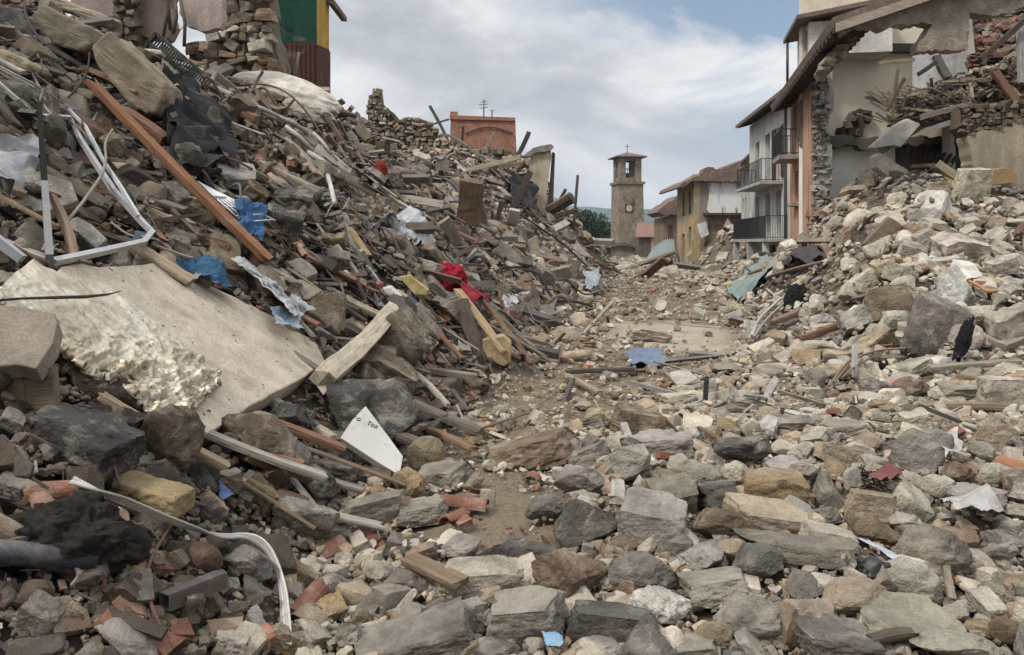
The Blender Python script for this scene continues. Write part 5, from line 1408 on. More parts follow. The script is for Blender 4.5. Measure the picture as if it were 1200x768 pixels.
for k, (a, b, w, c, lab) in enumerate([((1190, 275), (1215, 232), .12, (.16, .09, .06), 'reddish brown beam leaning at the top of the far heap'), ((1160, 268), (1210, 300), .1, (.14, .09, .065), 'brown beam lying above the open drain pipe'), ((1030, 258), (1086, 236), .12, (.40, .34, .26), 'pale timber lying high on the far heap'),
                                         ((1160, 362), (1200, 330), .05, (.22, .2, .18), 'thin grey rod beside the open drain pipe'), ((900, 325), (962, 308), .1, (.18, .13, .095), 'brown pole lying under the purple grey blanket'), ((905, 378), (940, 364), .16, (.22, .165, .12), 'thick brown branch below the black sack'),
                                         ((1000, 350), (1045, 338), .09, (.22, .15, .10), 'brown timber half way up the far heap'), ((1090, 432), (1195, 424), .1, (.3, .26, .2), 'long pale board in front of the grey boulders'), ((1175, 460), (1205, 452), .05, (.05, .05, .05), 'black metal strip lying on stones past the long pale board')]):
    T('timber_beam', a, b, w, w * .7, c, lab, 'timber', (.15, .2), 60 + k)
def fence():
    t = thing('paling_fence', 'row of short pale palings before the yellow house', 'fence', P(808, 325, 51))
    r = random.Random(3)
    for k in range(10):
        x = 790 + k * 4.1
        MB().box(P(x, 318 + r.uniform(-1, 1), 51), (.11, .06, 1.6 + r.uniform(-.2, .3)), Matrix.Rotation(R(r.uniform(-5, 5)), 3, 'Y')).build('paling', 'wood', t, (.36, .34, .30))
fence()
def metal_sheet():
    Y = 62
    mb = MB(); a, b, c, d = P(757, 304, Y), P(766, 290, Y + 2), P(789, 281, Y + 2), P(791, 299, Y - 1)
    n = 40; rows = []
    for i in range(6):
        v = i / 5; row = []
        for j in range(n + 1):
            u = j / n; q = (a.lerp(d, u)).lerp(b.lerp(c, u), v); q.z += .07 * math.sin(j * 1.6) + .25 * math.sin(u * 3) * v; row.append(q)
        rows.append(row)
    mb.grid(rows); ob = mb.build('corrugated_sheet', 'metal', None, (.26, .31, .29), a); so = ob.modifiers.new('gauge', 'SOLIDIFY'); so.thickness = .03
    tag(ob, 'greenish corrugated roof sheet bent over rubble before the yellow house', 'roof sheet'); landmark('the corrugated roof sheet', P(775, 292, Y))
    for k, (p, q) in enumerate([((730, 318), (790, 296)), ((726, 322), (770, 306)), ((745, 318), (792, 306))]):
        bar('timber_beam', P(*p, 58 + k), P(*q, 60 + k), .3, .2, [(.20, .15, .11), (.24, .19, .14), (.12, .095, .07)][k], 70 + k, ['brown rafter sliding from under the corrugated sheet', 'tan rafter lowest below the corrugated sheet', 'dark rafter under the corrugated sheet edge'][k], 'rafter', up=Vector((0, -.5, 1)))
    sheet('plastic_sheet', 'grey blue metal flap sticking up at the street edge near the tower', 'metal flap', [(684, 320), (702, 314), (701, 338), (688, 340)], (.33, .35, .38), 'metal', .3, .2, 1.5, 24, 33)
metal_sheet()
def house_debris():
    # what slid out of the torn rooms
    Y = 24.0
    t = thing('floor_slab', 'sagging broken floor slab hanging out of the torn open house', 'floor slab', P(1085, 140, Y)); landmark('the sagging floor slab', P(1085, 140, Y))
    top = [P(1030, 172, 22.8), P(1050, 155, 23), P(1086, 138, 23.2), P(1140, 122, 23.5), P(1215, 112, 24), P(1230, 108, 28), P(1130, 112, 28), P(1075, 130, 27)]
    MB().prism(top, (0, .02, -.28)).build('slab', 'concrete', t, (.22, .19, .15))
    for k, (px, D, dep, col, lab) in enumerate([([(1021, 172), (1050, 146), (1064, 139), (1079, 146), (1056, 172), (1047, 170), (1024, 174)], 22.4, .25, (.46, .44, .40), 'pale tilted slab end sticking out under the sagging floor'),
                                               ([(1026, 184), (1032, 179), (1064, 200), (1058, 214), (1052, 216), (1027, 196)], 21.8, .4, (.38, .34, .29), 'grey squared block hanging below the pale tilted slab'),
                                               ([(1100, 128), (1108, 108), (1122, 106), (1135, 118), (1128, 128)], 22.9, .6, (.34, .30, .24), 'rough stone lump beside the dark metal box'),
                                               ([(1150, 206), (1152, 203), (1176, 196), (1192, 202), (1190, 214), (1160, 218)], 19.8, .5, (.33, .215, .11), 'wooden box on top of the far heap')]):
        block(px, D, dep, col, lab, 80 + k, 'slab_piece' if k < 3 else 'wooden_box', 'slab piece' if k < 3 else 'box')
    t = thing('metal_box', 'dark blue grey metal box on the sagging floor', 'metal box', P(1118, 110, 23.3))
    MB().prism([P(1101, 94, 23.3), P(1136, 91, 23.3), P(1137, 112, 23.3), P(1104, 116, 23.3)], (.1, .7, 0)).build('body', 'metal', t, (.055, .065, .08))
    MB().prism([P(1103, 96.5, 23.29), P(1134, 94, 23.29), P(1134.5, 97, 23.29), P(1103.3, 99.5, 23.29)], (0, -.03, 0)).build('lid_strip', 'metal', t, (.09, .10, .12))
    MB().tube([P(1118, 92, 23.5), P(1122, 86, 23.5), P(1130, 86, 23.5), P(1132, 91, 23.5)], .04, 6).build('handle', 'metal', t, (.10, .10, .105))
    t = thing('boarded_floor', 'dark boarded floor hanging steeply in the hollow under the sagging slab', 'floor', P(1085, 190, 24.5))
    for k in range(9):
        MB().prism([P(1052 + k * 5, 218, 22.6 + k * .12), P(1063 + k * 7, 172 + k * 1.2, 25.2), P(1068 + k * 7, 171 + k * 1.2, 25.2), P(1056 + k * 5, 218, 22.6 + k * .12)], (0, .06, -.12)).build('plank', 'wood', t, (.07, .05, .036))
    t = thing('beige_wall', 'stump of a thick beige plastered wall behind the far heap', 'ruined wall', P(1170, 190, 21.6)); landmark('the beige wall stump', P(1170, 190, 21))
    pane('plaster_face', [(1134, 160), (1150, 152), (1172, 150), (1192, 140), (1230, 138), (1230, 230), (1138, 230), (1142, 200)], 21.6, .55, 'plaster', t, (.42, .355, .26), 5, 2, 6)
    masonry('bare_masonry', [(1128, 124), (1150, 121), (1230, 118), (1230, 142), (1190, 146), (1170, 152), (1148, 154), (1134, 162), (1124, 150)], 21.7, t, .16, .22, 41, [(.16, .125, .085), (.21, .165, .115), (.12, .095, .07)], (.12, .095, .07), .5)
    r = random.Random(9)
    labs = ['dark forked rafter standing against the white room wall', 'dark rafter crossing before the white room wall', 'pale lath poking out over the broken room', 'brown lath fan piece in the broken room', 'thin lath sloping from the broken room', 'grey beam lying along the sagging floor edge', 'light pipe under the sagging floor', 'tan beam end slanting in front of the hollow', 'yellowish plank standing below the hollow', 'reddish rafter beside the broken tiles', 'long dark rafter above the broken tiles', 'grey post standing above the beige wall stump']
    for k, (a, b, w, c) in enumerate([((1097, 66), (1111, 92), .22, (.10, .09, .08)), ((1075, 88), (1098, 72), .12, (.10, .085, .07)), ((1030, 74), (1072, 70), .1, (.30, .24, .15)), ((1040, 130), (1060, 92), .1, (.2, .15, .1)), ((1046, 140), (1052, 82), .08, (.26, .2, .14)), ((1078, 138), (1140, 122), .16, (.25, .21, .165)),
                                            ((1094, 150), (1130, 139), .14, (.34, .33, .31)), ((1098, 192), (1134, 216), .22, (.36, .29, .2)), ((1112, 208), (1126, 222), .3, (.42, .31, .14)), ((1166, 84), (1190, 118), .22, (.17, .095, .065)), ((1148, 70), (1198, 26), .16, (.09, .07, .055)), ((1196, 30), (1198, 98), .2, (.30, .29, .27))]):
        D = 22.6 if k < 7 or k > 8 else 20.5
        bar('timber_beam', P(*a, D), P(*b, D - .3), w, w * .7, c, 90 + k, labs[k], 'timber', up=Vector((0, -1, 0)))
    for k in range(60):
        a = (1034 + r.uniform(0, 60), 146 - r.uniform(0, 40)); an = r.choice([r.uniform(-2.9, -2.1), r.uniform(-1.0, .5)]); l = r.uniform(10, 34)
        bar('lath', P(*a, 22.9 + r.uniform(-.3, .5)), P(a[0] + math.cos(an) * l, a[1] + math.sin(an) * l * .8, 23.4), r.uniform(.03, .07), .03, r.choice([(.30, .24, .16), (.2, .155, .11), (.36, .29, .2), (.14, .11, .08)]), 120 + k, 'thin broken lath in the splintered tangle spilling from the torn open rooms', 'lath', 'laths spilling from the torn rooms', up=Vector((0, -1, 0)), seg=4)
    bt = MB()
    t = thing('loose_beam', 'torn plaster strip hanging upright between the white room wall and the broken tiles', 'plaster strip', P(1135, 60, 24))
    MB().prism([P(1128, -10, 24), P(1135, -12, 24), P(1143, 62, 23.6), (P(1136, 64, 23.6))], (0, .2, 0)).build('strip', 'plaster', t, (.36, .33, .29))
house_debris()

def tangle():
    r = random.Random(77); cols = [('dark', (.045, .04, .036)), ('rusty', (.15, .085, .055)), ('grey', (.16, .15, .14)), ('pale', (.34, .31, .27))]
    n = 0
    while n < 44:
        px, py = r.uniform(10, 640), r.uniform(70, 400)
        if (px < 400 and 300 < py) or py < 60 + max(0, (px - 300)) * .42: continue
        a = hit(px, py, .1)
        if a.y > 44 or a.y < 4.5: continue
        k = a.y / 10; an = r.uniform(-1.2, .8); L = r.uniform(.5, 1.6) * k
        pts = [a]
        for i in range(4):
            an += r.gauss(0, .55); q = pts[-1] + Vector((math.cos(an), math.sin(an) * .6, 0)) * L / 4
            q.z = h1(q.x, q.y) + r.uniform(.04, .35) * min(k, 1.6); pts.append(q)
        for _ in range(2):
            w = [pts[0]]
            for u, v in zip(pts, pts[1:]): w += [u.lerp(v, .25), u.lerp(v, .75)]
            pts = w + [pts[-1]]
        tn, c = cols[n % 4]
        ob = MB().tube(pts, r.uniform(.008, .02) * max(.7, k), 5).build('cable', 'cable', None, c, a)
        WIRES.append((ob, tn, a)); n += 1
WIRES = []
tangle()
RAGS = []
def rags():
    r = random.Random(31); cols = [('grey', (.16, .15, .145)), ('black', (.018, .017, .017)), ('brown', (.12, .09, .065)), ('dusty blue', (.12, .15, .19)), ('dirty white', (.32, .30, .27))]
    n = 0
    while n < 22:
        px, py = r.uniform(20, 640), r.uniform(100, 400)
        if (px < 400 and 290 < py) or py < 90 + max(0, (px - 300)) * .4: continue
        a = hit(px, py)
        if a.y > 40 or a.y < 4.5: continue
        w, h_ = r.uniform(10, 24), r.uniform(8, 18)
        tn, c = cols[n % 5]
        ob = sheet('rag', None, None, [(px, py), (px + w, py + r.uniform(-4, 6)), (px + w + r.uniform(-4, 8), py + h_), (px + r.uniform(-4, 6), py + h_)], c, 'cloth', .1, .05 * a.y / 5, 30 / a.y, 26, 500 + n)
        RAGS.append((ob, tn, a)); n += 1
rags()
def chunks():
    r = random.Random(55); n = 0
    while n < 16:
        px, py = r.uniform(40, 620), r.uniform(120, 400)
        if (px < 400 and 290 < py) or py < 110 + max(0, (px - 300)) * .4: continue
        a = hit(px, py)
        if a.y > 36 or a.y < 5: continue
        s = r.uniform(.35, .8) * (a.y / 12) ** .5
        m = np.array([[x_, y_, z_] for x_ in (-1, 1) for y_ in (-1, 1) for z_ in (-1, 1)]) * np.array([s, s * .7, s * .22]) * .5
        me_ob = MB().prism([Vector((s * math.cos(t_) * r.uniform(.45, .62), s * math.sin(t_) * r.uniform(.35, .55), s * .12)) for t_ in [k * math.pi / 4 + r.uniform(-.2, .2) for k in range(8)]], (0, 0, -s * .25)).build('wall_chunk', 'masonry_chunk', None, r.choice([(.40, .36, .30), (.30, .26, .2), (.46, .43, .38), (.26, .22, .17)]), None)
        me_ob.location = a + Vector((0, 0, s * .12))
        nn = gnormal(np.array([a.x]), np.array([a.y]))[0] + np.array([r.gauss(0, .4), r.gauss(0, .4), .1])
        me_ob.rotation_euler = Matrix([list(map(float, q)) for q in rot_basis(np.array([nn]), np.array([r.uniform(-3, 3)]))[0]]).to_euler()
        b = me_ob.modifiers.new('worn_edges', 'BEVEL'); b.width = .02 * s; b.segments = 2
        CHUNKS.append((me_ob, 'plastered', a)); n += 1
CHUNKS = []
M['masonry_chunk'] = material('masonry_chunk', 'obj', .95, 1.2, (.55, 1.3), (.15, .12, .09), (.5, .65), 1.0, 1.0, bump_dist=.06)
chunks()

# ------------------------------------------------------------------ stones
M_LIB = []
for i in range(NLIB):
    v, f = rock(LIBK[i], i, 5)
    me = bpy.data.meshes.new('stone')
    me.vertices.add(len(v)); me.vertices.foreach_set('co', v.astype(np.float32).ravel())
    me.loops.add(f.size); me.loops.foreach_set('vertex_index', f.ravel())
    me.polygons.add(len(f)); me.polygons.foreach_set('loop_start', (np.arange(len(f)) * 3).astype(np.int32))
    me.update(calc_edges=True); me.polygons.foreach_set('use_smooth', np.ones(len(f), bool)); me.materials.append(M['stone'])
    M_LIB.append(me)
BYKIND = {k: [i for i in range(NLIB) if LIBK[i] == k] for k in set(KINDS)}
landmark('the bare dirt patch', hit(570, 592)); landmark('the dusty pale patch in the street', hit(780, 388))
landmark('the salmon house corner', P(950, 262, 25.5)); landmark('the lower balcony', P(900, 290, 36))
LABELS = {}
SHAPE_W = {'blocky': 'blocky', 'wedge': 'wedge shaped', 'rounded': 'rounded', 'jagged': 'jagged', 'flat': 'flat', 'long': 'long'}
def relation(p, q):
    d = p - q
    if abs(d.y) > abs(d.x): return 'in front of' if d.y < 0 else 'behind'
    return 'beside'
def place_words(p, r):
    ls = sorted(LAND, key=lambda l: (l[1] - p).length)[:4]
    yield relation(p, ls[0][1]) + ' ' + ls[0][0]
    yield relation(p, ls[1][1]) + ' ' + ls[1][0]
    yield 'between ' + ls[0][0] + ' and ' + ls[1][0]
    yield relation(p, ls[2][1]) + ' ' + ls[2][0]
    yield 'between ' + ls[0][0] + ' and ' + ls[2][0]
    yield 'between ' + ls[1][0] + ' and ' + ls[2][0]
    yield relation(p, ls[3][1]) + ' ' + ls[3][0]
def make_label(noun, tone, shape, size, p, r):
    sz = 'small' if size < .2 else 'medium' if size < .34 else 'large' if size < .6 else 'huge'
    best = None
    for w in place_words(p, r):
        for pre in (f'{tone} {shape} {noun}', f'{sz} {tone} {shape} {noun}'):
            l = f'{pre} {w}'
            if len(l.replace('-', ' ').split()) > 16: continue
            best = best or l
            if l not in LABELS:
                LABELS[l] = 1; return l
    return best
heap_shade_k = .58                       # darkens the near heap's stones: its shade is put into their colour
STONES = []                        # (x, y, r)
def stone(p, size, yaw, tone, kind, tilt, idx=None, group=None, seedr=None, jitter=.12):
    i = idx if idx is not None else rnd.choice(BYKIND[kind if kind in BYKIND else 'blocky'])
    ob = bpy.data.objects.new('stone', M_LIB[i]); COL.objects.link(ob)
    ob.location = p; ob.scale = size
    n = Vector(gnormal(np.array([p[0]]), np.array([p[1]]), .2)[0]); n = (n + Vector((rnd.gauss(0, tilt), rnd.gauss(0, tilt), .4))).normalized()
    b = rot_basis(np.array([n]), np.array([yaw]))[0]
    ob.rotation_euler = Matrix([list(map(float, r_)) for r_ in b]).to_euler()
    c = TONES[tone]; k = rnd.uniform(1 - jitter, 1 + jitter) * (heap_shade_k if group == 'building stones on the near heap' else 1)
    ob.color = (c[0] * k, c[1] * k * rnd.uniform(.97, 1.03), c[2] * k * rnd.uniform(.94, 1.06), 1)
    ob['category'] = 'stone'; ob['kind'] = 'thing'
    ob['label'] = make_label('stone', tone, SHAPE_W[kind], max(size), Vector(p), rnd)
    ob['group'] = group or 'building stones fallen in the street'
    STONES.append((p[0], p[1], max(size[0], size[1]) * .5))
    return ob
HERO = '''672,680,92,72,brown,jagged|752,675,76,56,mid grey,rounded|690,622,86,66,dark grey,wedge|765,617,80,62,pale grey,blocky|615,727,92,64,light grey,blocky|562,683,104,46,pale cream,long
715,741,106,52,dark grey,long|772,715,72,56,white,jagged|485,752,132,58,mid grey,blocky|480,690,64,46,mid grey,rounded|608,655,104,62,dark grey,wedge|787,580,92,42,brown,flat|735,552,52,46,pale grey,wedge|770,526,72,36,light grey,flat
872,537,66,42,dark grey,jagged|908,580,72,50,ochre,flat|897,612,86,48,tan,blocky|845,622,62,46,brown,rounded|930,647,134,42,mid grey,long|970,637,62,42,pale cream,blocky|833,655,74,44,pale grey,jagged|890,666,60,48,dark grey,rounded
845,690,92,36,light grey,flat|885,727,90,62,light grey,rounded|841,746,48,36,tan,rounded|949,688,60,38,mid grey,wedge|1004,703,76,50,tan,rounded|957,726,68,34,tan,flat|973,752,98,44,mid grey,flat|1062,727,104,58,light grey,flat|1120,758,98,38,light grey,rounded
1072,685,72,56,pale grey,rounded|1134,667,46,32,tan,rounded|1117,640,58,36,reddish brown,blocky|1084,634,58,32,brown,flat|1022,600,58,34,tan,long|1060,616,46,30,pale cream,rounded|1124,562,36,32,reddish brown,rounded|1166,560,50,32,pale cream,rounded|1160,515,50,34,tan,wedge|1080,540,68,60,mid grey,wedge|985,505,48,22,pale cream,flat
626,534,104,32,brown,flat|678,570,58,42,mid grey,rounded|700,496,38,28,tan,rounded|748,500,64,38,brown,blocky|437,605,86,38,pale cream,long|198,532,78,84,brown,rounded|302,528,102,66,brown,rounded|322,564,40,48,ochre,jagged|303,586,48,32,ochre,flat|370,574,50,42,mid grey,rounded
352,620,72,54,mid grey,jagged|290,668,58,46,mid grey,rounded|245,604,36,32,mid grey,rounded|150,748,84,40,light grey,rounded|42,730,46,62,mid grey,blocky|76,722,38,48,tan,jagged|120,456,98,46,dark brown,rounded|388,383,56,54,tan,wedge|468,410,62,66,tan,blocky|455,446,70,40,tan,blocky
420,505,124,106,dark grey,wedge|500,542,44,42,tan,rounded|520,560,60,30,pale cream,flat|500,600,64,26,pale cream,flat|16,574,42,24,pale grey,flat|92,520,118,62,dark grey,flat|130,500,70,36,dark brown,blocky|430,455,50,40,brown,jagged
1082,408,48,50,dark grey,rounded|1104,390,66,58,mid grey,blocky|1182,397,52,52,light grey,blocky|1128,352,54,50,white,jagged|1150,384,38,46,pale cream,jagged|1046,364,52,38,tan,long|1053,385,42,28,pale grey,rounded|1029,398,26,24,pale cream,rounded|1132,402,40,32,pale cream,rounded|1015,424,36,24,tan,rounded
1126,300,56,28,pale cream,blocky|1100,232,30,24,tan,blocky|1142,226,40,34,pale cream,blocky|982,264,26,14,pale grey,rounded|955,372,36,28,pale cream,jagged|958,357,20,16,white,rounded|1086,288,34,22,light grey,flat|1176,320,30,22,pale cream,blocky|1070,300,32,20,light grey,blocky|1020,330,38,18,pale cream,flat|1040,318,34,16,tan,flat
1005,380,40,26,pale grey,blocky|970,395,34,22,pale cream,flat|975,440,46,20,tan,rounded|955,412,40,18,pale cream,flat|1030,456,44,24,dark grey,jagged|1065,458,44,26,brown,rounded|1180,468,52,40,pale cream,flat|1130,460,56,20,light grey,flat|1195,575,40,40,tan,blocky|1180,640,50,36,mid grey,jagged|1170,700,60,40,mid grey,jagged|1180,745,40,34,brown,rounded
800,470,50,16,pale cream,flat|760,395,46,10,pale cream,flat|880,480,52,16,light grey,flat|930,500,46,22,mid grey,flat|690,540,46,30,light grey,blocky|820,560,52,30,light grey,rounded|640,600,50,34,dark grey,rounded|540,640,48,24,light grey,rounded|520,720,46,34,mid grey,wedge|700,760,60,30,light grey,rounded|810,760,60,28,light grey,blocky|580,760,60,26,mid grey,rounded|655,640,36,22,brown,flat|730,640,40,24,brown,wedge|790,645,44,30,mid grey,wedge
440,560,40,22,brown,flat|388,552,56,20,mid grey,flat|345,500,60,40,dark grey,jagged|30,400,0,0,x,x|270,300,30,26,dark grey,blocky|235,262,34,28,ochre,blocky|150,255,30,20,tan,blocky|130,180,34,28,tan,rounded|120,160,40,30,brown,jagged|330,270,44,32,dark grey,blocky|345,240,44,20,dark grey,flat|215,200,46,40,dark grey,rounded|300,235,26,20,reddish brown,flat|95,285,26,26,pale grey,jagged|30,150,50,26,dark brown,flat|40,240,40,26,dark brown,jagged|420,300,34,26,dark brown,blocky|390,290,26,20,ochre,blocky|460,215,26,20,light grey,rounded'''
for row in HERO.replace('\n', '|').split('|'):
    a = row.split(',')
    cx, cy, w, h = map(float, a[:4]); tone, kind = a[4], a[5]
    if w == 0: continue
    base = hit(cx, min(cy + h * .22, 790))
    Y = base.y; m = Y / F
    sw = w * m; th = math.atan2(CAMZ - base.z, Y)
    dep = sw * (.75 if kind != 'long' else .42)
    if kind == 'flat': dep = sw * .8
    sh = max((h * m - dep * math.sin(max(th, 0))) / max(.3, math.cos(th)), .3 * min(sw, dep)) * 1.1
    sh = min(sh * 1.18, 1.1 * sw)
    k2 = {'long': 'blocky'}.get(kind, kind)
    i = rnd.choice(BYKIND[k2])
    grp = 'building stones on the near heap' if cx < 540 and cy < 620 else 'building stones on the far heap' if cx > 860 and cy < 450 else None
    onheap = base.z > .6
    n = gnormal(np.array([base.x]), np.array([base.y]))[0]
    p = base + Vector((0, sh * .1, sh * (.36 if not onheap else .36)))
    if cx == 420: p = p + Vector((0, .30, -.10))
    ob = stone(p, (sw * 1.06, dep, sh), rnd.uniform(-.22, .22) + (0 if kind != 'long' else rnd.choice([-.3, .25])), tone, kind, .17 if kind != 'flat' else .12, i, grp)
    STONES[-1] = (p.x, p.y, sw * .46)
N_HERO = len(STONES)
def blocked(x, y, r, k=1.0):
    for a, b, c in BLOCKED:
        if (a - x) ** 2 + (b - y) ** 2 < (c + r) ** 2: return True
    return any(inpoly(x, y, h) for h in HOLES)
dirt = hit(570, 595); dust = hit(785, 388)
TRACK = [hit(a, b) for a, b in ((570, 640), (572, 590), (600, 520), (672, 462), (735, 425), (778, 388), (772, 352), (768, 334))]
TY, TX = [q.y for q in TRACK], [q.x for q in TRACK]
def in_track(x, y, k=1.0):
    w = np.interp(y, [4, 6, 9, 13, 20, 40], [.40, .55, 1.05, 1.4, 1.8, 1.8]) * k
    return (np.abs(x - np.interp(y, TY, TX)) < w) & (y > 4.2) & (y < 40)
def mark_path():
    """The trodden earth and the patch of plaster dust, as masks on the ground sheet."""
    me = bpy.data.objects['ground'].data; x, y = GX.ravel(), GY.ravel()
    w = np.interp(y, [4, 6, 9, 13, 20, 40], [.45, .6, 1.15, 1.5, 1.9, 1.9])
    d = np.abs(x - np.interp(y, TY, TX)) / w + .35 * n2d(x, y, 1.3, 88, 3)
    path = (1 - sstep(.7, 1.25, d)) * sstep(3.9, 4.5, y) * (1 - sstep(38, 50, y))
    du = 1 - sstep(.5, 1.15, np.hypot((x - dust.x) / 1.5, (y - dust.y) / 3.2) + .25 * n2d(x, y, 1.1, 89, 3))
    for nm, v in (('Path', path), ('Dust', du)):
        me.attributes.new(nm, 'FLOAT', 'POINT').data.foreach_set('value', v.astype(np.float32))
mark_path()
def in_patch(x, y, r=0):
    return (((x - dirt.x) / (.40 + r)) ** 2 + ((y - dirt.y) / (.66 + r)) ** 2 < 1) | (((x - dust.x) / (1.2 + r)) ** 2 + ((y - dust.y) / (2.6 + r)) ** 2 < 1)
def scatter(n, y0, y1, seed, wide=1.12):
    if wide > 1: n = int(n * 1.36)
    r = np.random.default_rng(seed)
    y = np.exp(r.uniform(math.log(y0), math.log(y1), n)); x = r.uniform(-1, 1, n) * (wide * y + .7)
    xl = np.interp(y, XL_Y, XL_X); xr = np.interp(y, XR_Y, XR_X)
    zone = np.where(x < xl - .15, 0, np.where((x > xr) & (y > 10.4), 2, 1))
    front_x = 9.66 + .2 * (y - 26)
    ok = ~((y > 26.2) & (x > front_x + (y > 30.5) * -.2) & ~((y < 30.3) & (x > front_x + .7)))          # not inside the houses
    ok &= ~((y > 55) & (x > np.interp(y, [55, 64, 75, 90], [12.9, 13.1, 14.5, 17])))
    ok &= ~((x < -.30 * y - 1.0) & (y > 19)) & (y < 88)
    return x[ok], y[ok], zone[ok], r
ZN = ['left', 'street', 'right']
GRP = ['building stones on the near heap', 'building stones fallen in the street', 'building stones on the far heap']
def auto_stones(total):
    x, y, zone, r = scatter(9000, 2.6, 60, 5, .66)
    size = np.clip(.13 * r.random(len(x)) ** -.45, .13, .48) * np.where(zone == 1, np.interp(y, [3, 4.5, 6, 9], [.95, .8, .56, .5]), np.where(zone == 0, np.interp(y, [2.6, 4, 6, 9], [.35, .5, .8, .68]), .95)) * np.interp(y, [3, 12, 30, 60], [.8, 1.0, 1.25, 1.5])
    size = np.where((x < np.interp(y, XL_Y, XL_X) + .45) & (y < 5.5), np.minimum(size, .17), size)
    app = size / y
    done = 0
    grid = [(a, b, c) for a, b, c in STONES]
    for k in np.argsort(-app * np.where(zone == 0, .9, 1)):
        if done >= total: break
        X, Yk, s = float(x[k]), float(y[k]), float(size[k])
        if abs(X) > .66 * Yk + .1 or blocked(X, Yk, s * .45) or in_patch(X, Yk, s * .4) or (s > .13 and bool(in_track(X, Yk, .9)) and rnd.random() < .85): continue
        if any((a - X) ** 2 + (b - Yk) ** 2 < (c + s * .42) ** 2 for a, b, c in grid): continue
        px = PX0 + X / Yk * F; z = h1(X, Yk); py = PY0 + (CAMZ - z) / Yk * F
        if py > 800: continue
        if px < 420 and py < 520 and rnd.random() < .5: continue
        kind = rnd.choice(KINDS); tone = pick_tone(ZN[zone[k]] if not (zone[k] == 0 and Yk > 14) else 'street', rnd)
        fl = {'flat': .4, 'rounded': .68, 'blocky': .62, 'wedge': .6, 'jagged': .62}[kind]
        sx, sy, sz = s * rnd.uniform(.9, 1.35), s * rnd.uniform(.65, 1), s * fl * rnd.uniform(.95, 1.4)
        stone(Vector((X, Yk, z + sz * .34)), (sx, sy, sz), rnd.uniform(-1.5, 1.5), tone, kind, .34, None, GRP[zone[k]])
        grid.append((X, Yk, s * .45)); done += 1
auto_stones(298 - N_HERO)

# ------------------------------------------------------------------ loose timber, bricks and tiles, one by one
def auto_planks(total):
    x, y, zone, r = scatter(2600, 4.0, 44, 9, .66)
    n = 0
    for k in range(len(x)):
        if n >= total: break
        X, Yk, zo = float(x[k]), float(y[k]), int(zone[k])
        if zo == 1 and rnd.random() < .93: continue
        if zo == 2 and rnd.random() < .72: continue
        if abs(X) > .66 * Yk or blocked(X, Yk, .1): continue
        if zo == 0 and float(H(X, Yk)[0]) > 6.2: continue
        L = rnd.uniform(.5, 1.5) * np.interp(Yk, [4, 12, 44], [.55, 1.0, 1.5]); w = rnd.choice([.05, .07, .09, .12, .16]) * np.interp(Yk, [4, 12, 44], [.7, 1, 1.5]); t = w * rnd.uniform(.25, .8)
        an = rnd.gauss(-.25, .55) if zo == 0 else rnd.gauss(0.5, 1.0)
        d = Vector((math.cos(an), math.sin(an), 0)) * L / 2
        p, q = Vector((X, Yk, 0)) - d, Vector((X, Yk, 0)) + d
        mz = h1(X, Yk)
        p.z, q.z = [z_ * .65 + (mz + s_ * 0) * .35 + rnd.uniform(.03, .2) for z_, s_ in ((h1(p.x, p.y), 1), (h1(q.x, q.y), -1))]
        px = PX0 + X / Yk * F; py = PY0 + (CAMZ - mz) / Yk * F
        if px < 330 and 300 < py < 520: continue
        cname, c = rnd.choice([('grey', (.22, .19, .155)), ('pale', (.38, .32, .245)), ('brown', (.20, .14, .095)), ('tan', (.32, .24, .155)), ('dark', (.09, .072, .056)), ('reddish brown', (.23, .125, .08)), ('bleached', (.43, .39, .33))])
        nm = 'beam' if t > .085 else 'plank' if w > .065 else 'lath'
        kk = rnd.uniform(.8, 1.15)
        ob = bar(nm, p, q, w, t, tuple(v * kk for v in c), 300 + k, seg=6)
        l = make_label(nm + ' of wood', cname, 'short' if L < .7 else 'long' if L > 1.5 else 'broken', .3, (p + q) / 2, rnd)
        tag(ob, l.replace(' of wood', ''), nm, 'loose timber on the heaps')
        n += 1
auto_planks(190)
def brick_shape(seed):
    r = random.Random(seed); mb = MB()
    a = MB().box((0, 0, 0), (.24, .115, .055)); vs = []
    cut = r.uniform(.35, 1.0)
    for p in a.v: vs.append((p[0] if p[0] < 0 else p[0] * (2 * cut - 1) + r.uniform(-.02, .02), p[1] + r.uniform(-.006, .006), p[2] + r.uniform(-.004, .004)))
    me = bpy.data.meshes.new('brick'); me.from_pydata(vs, [], a.f); me.update(); me.materials.append(M['brick']); return me
def tile_shape(seed):
    r = random.Random(seed); rows = []
    w0, w1, L = .085, .07, r.uniform(.2, .42)
    for i in range(5):
        u = i / 4; w = w0 + (w1 - w0) * u
        e = r.uniform(-.02, .02) if i in (0, 4) else 0
        rows.append([(u * L - L / 2 + e + r.uniform(-.01, .01) * (i in (0, 4)), math.cos(k * math.pi / 8) * w, math.sin(k * math.pi / 8) * w * .8) for k in range(9)])
    me = bpy.data.meshes.new('roof_tile'); mb = MB().grid(rows); top = [[(a, b * .84, c * .84 - .004) for a, b, c in row] for row in rows]
    mb.grid([list(reversed(row)) for row in top])
    n = 9
    for i in range(4):
        for s in (0, 8):
            a, b = rows[i][s], rows[i + 1][s]; c, d = top[i][s], top[i + 1][s]; mb.add([a, b, d, c], [(0, 1, 2, 3)])
    for i in (0, 4):
        for k in range(8): mb.add([rows[i][k], rows[i][k + 1], top[i][k + 1], top[i][k]], [(0, 1, 2, 3)])
    me.from_pydata(mb.v, [], mb.f); me.update(); me.materials.append(M['brick']); return me
BR = [brick_shape(k) for k in range(8)]; TL = [tile_shape(k) for k in range(6)]
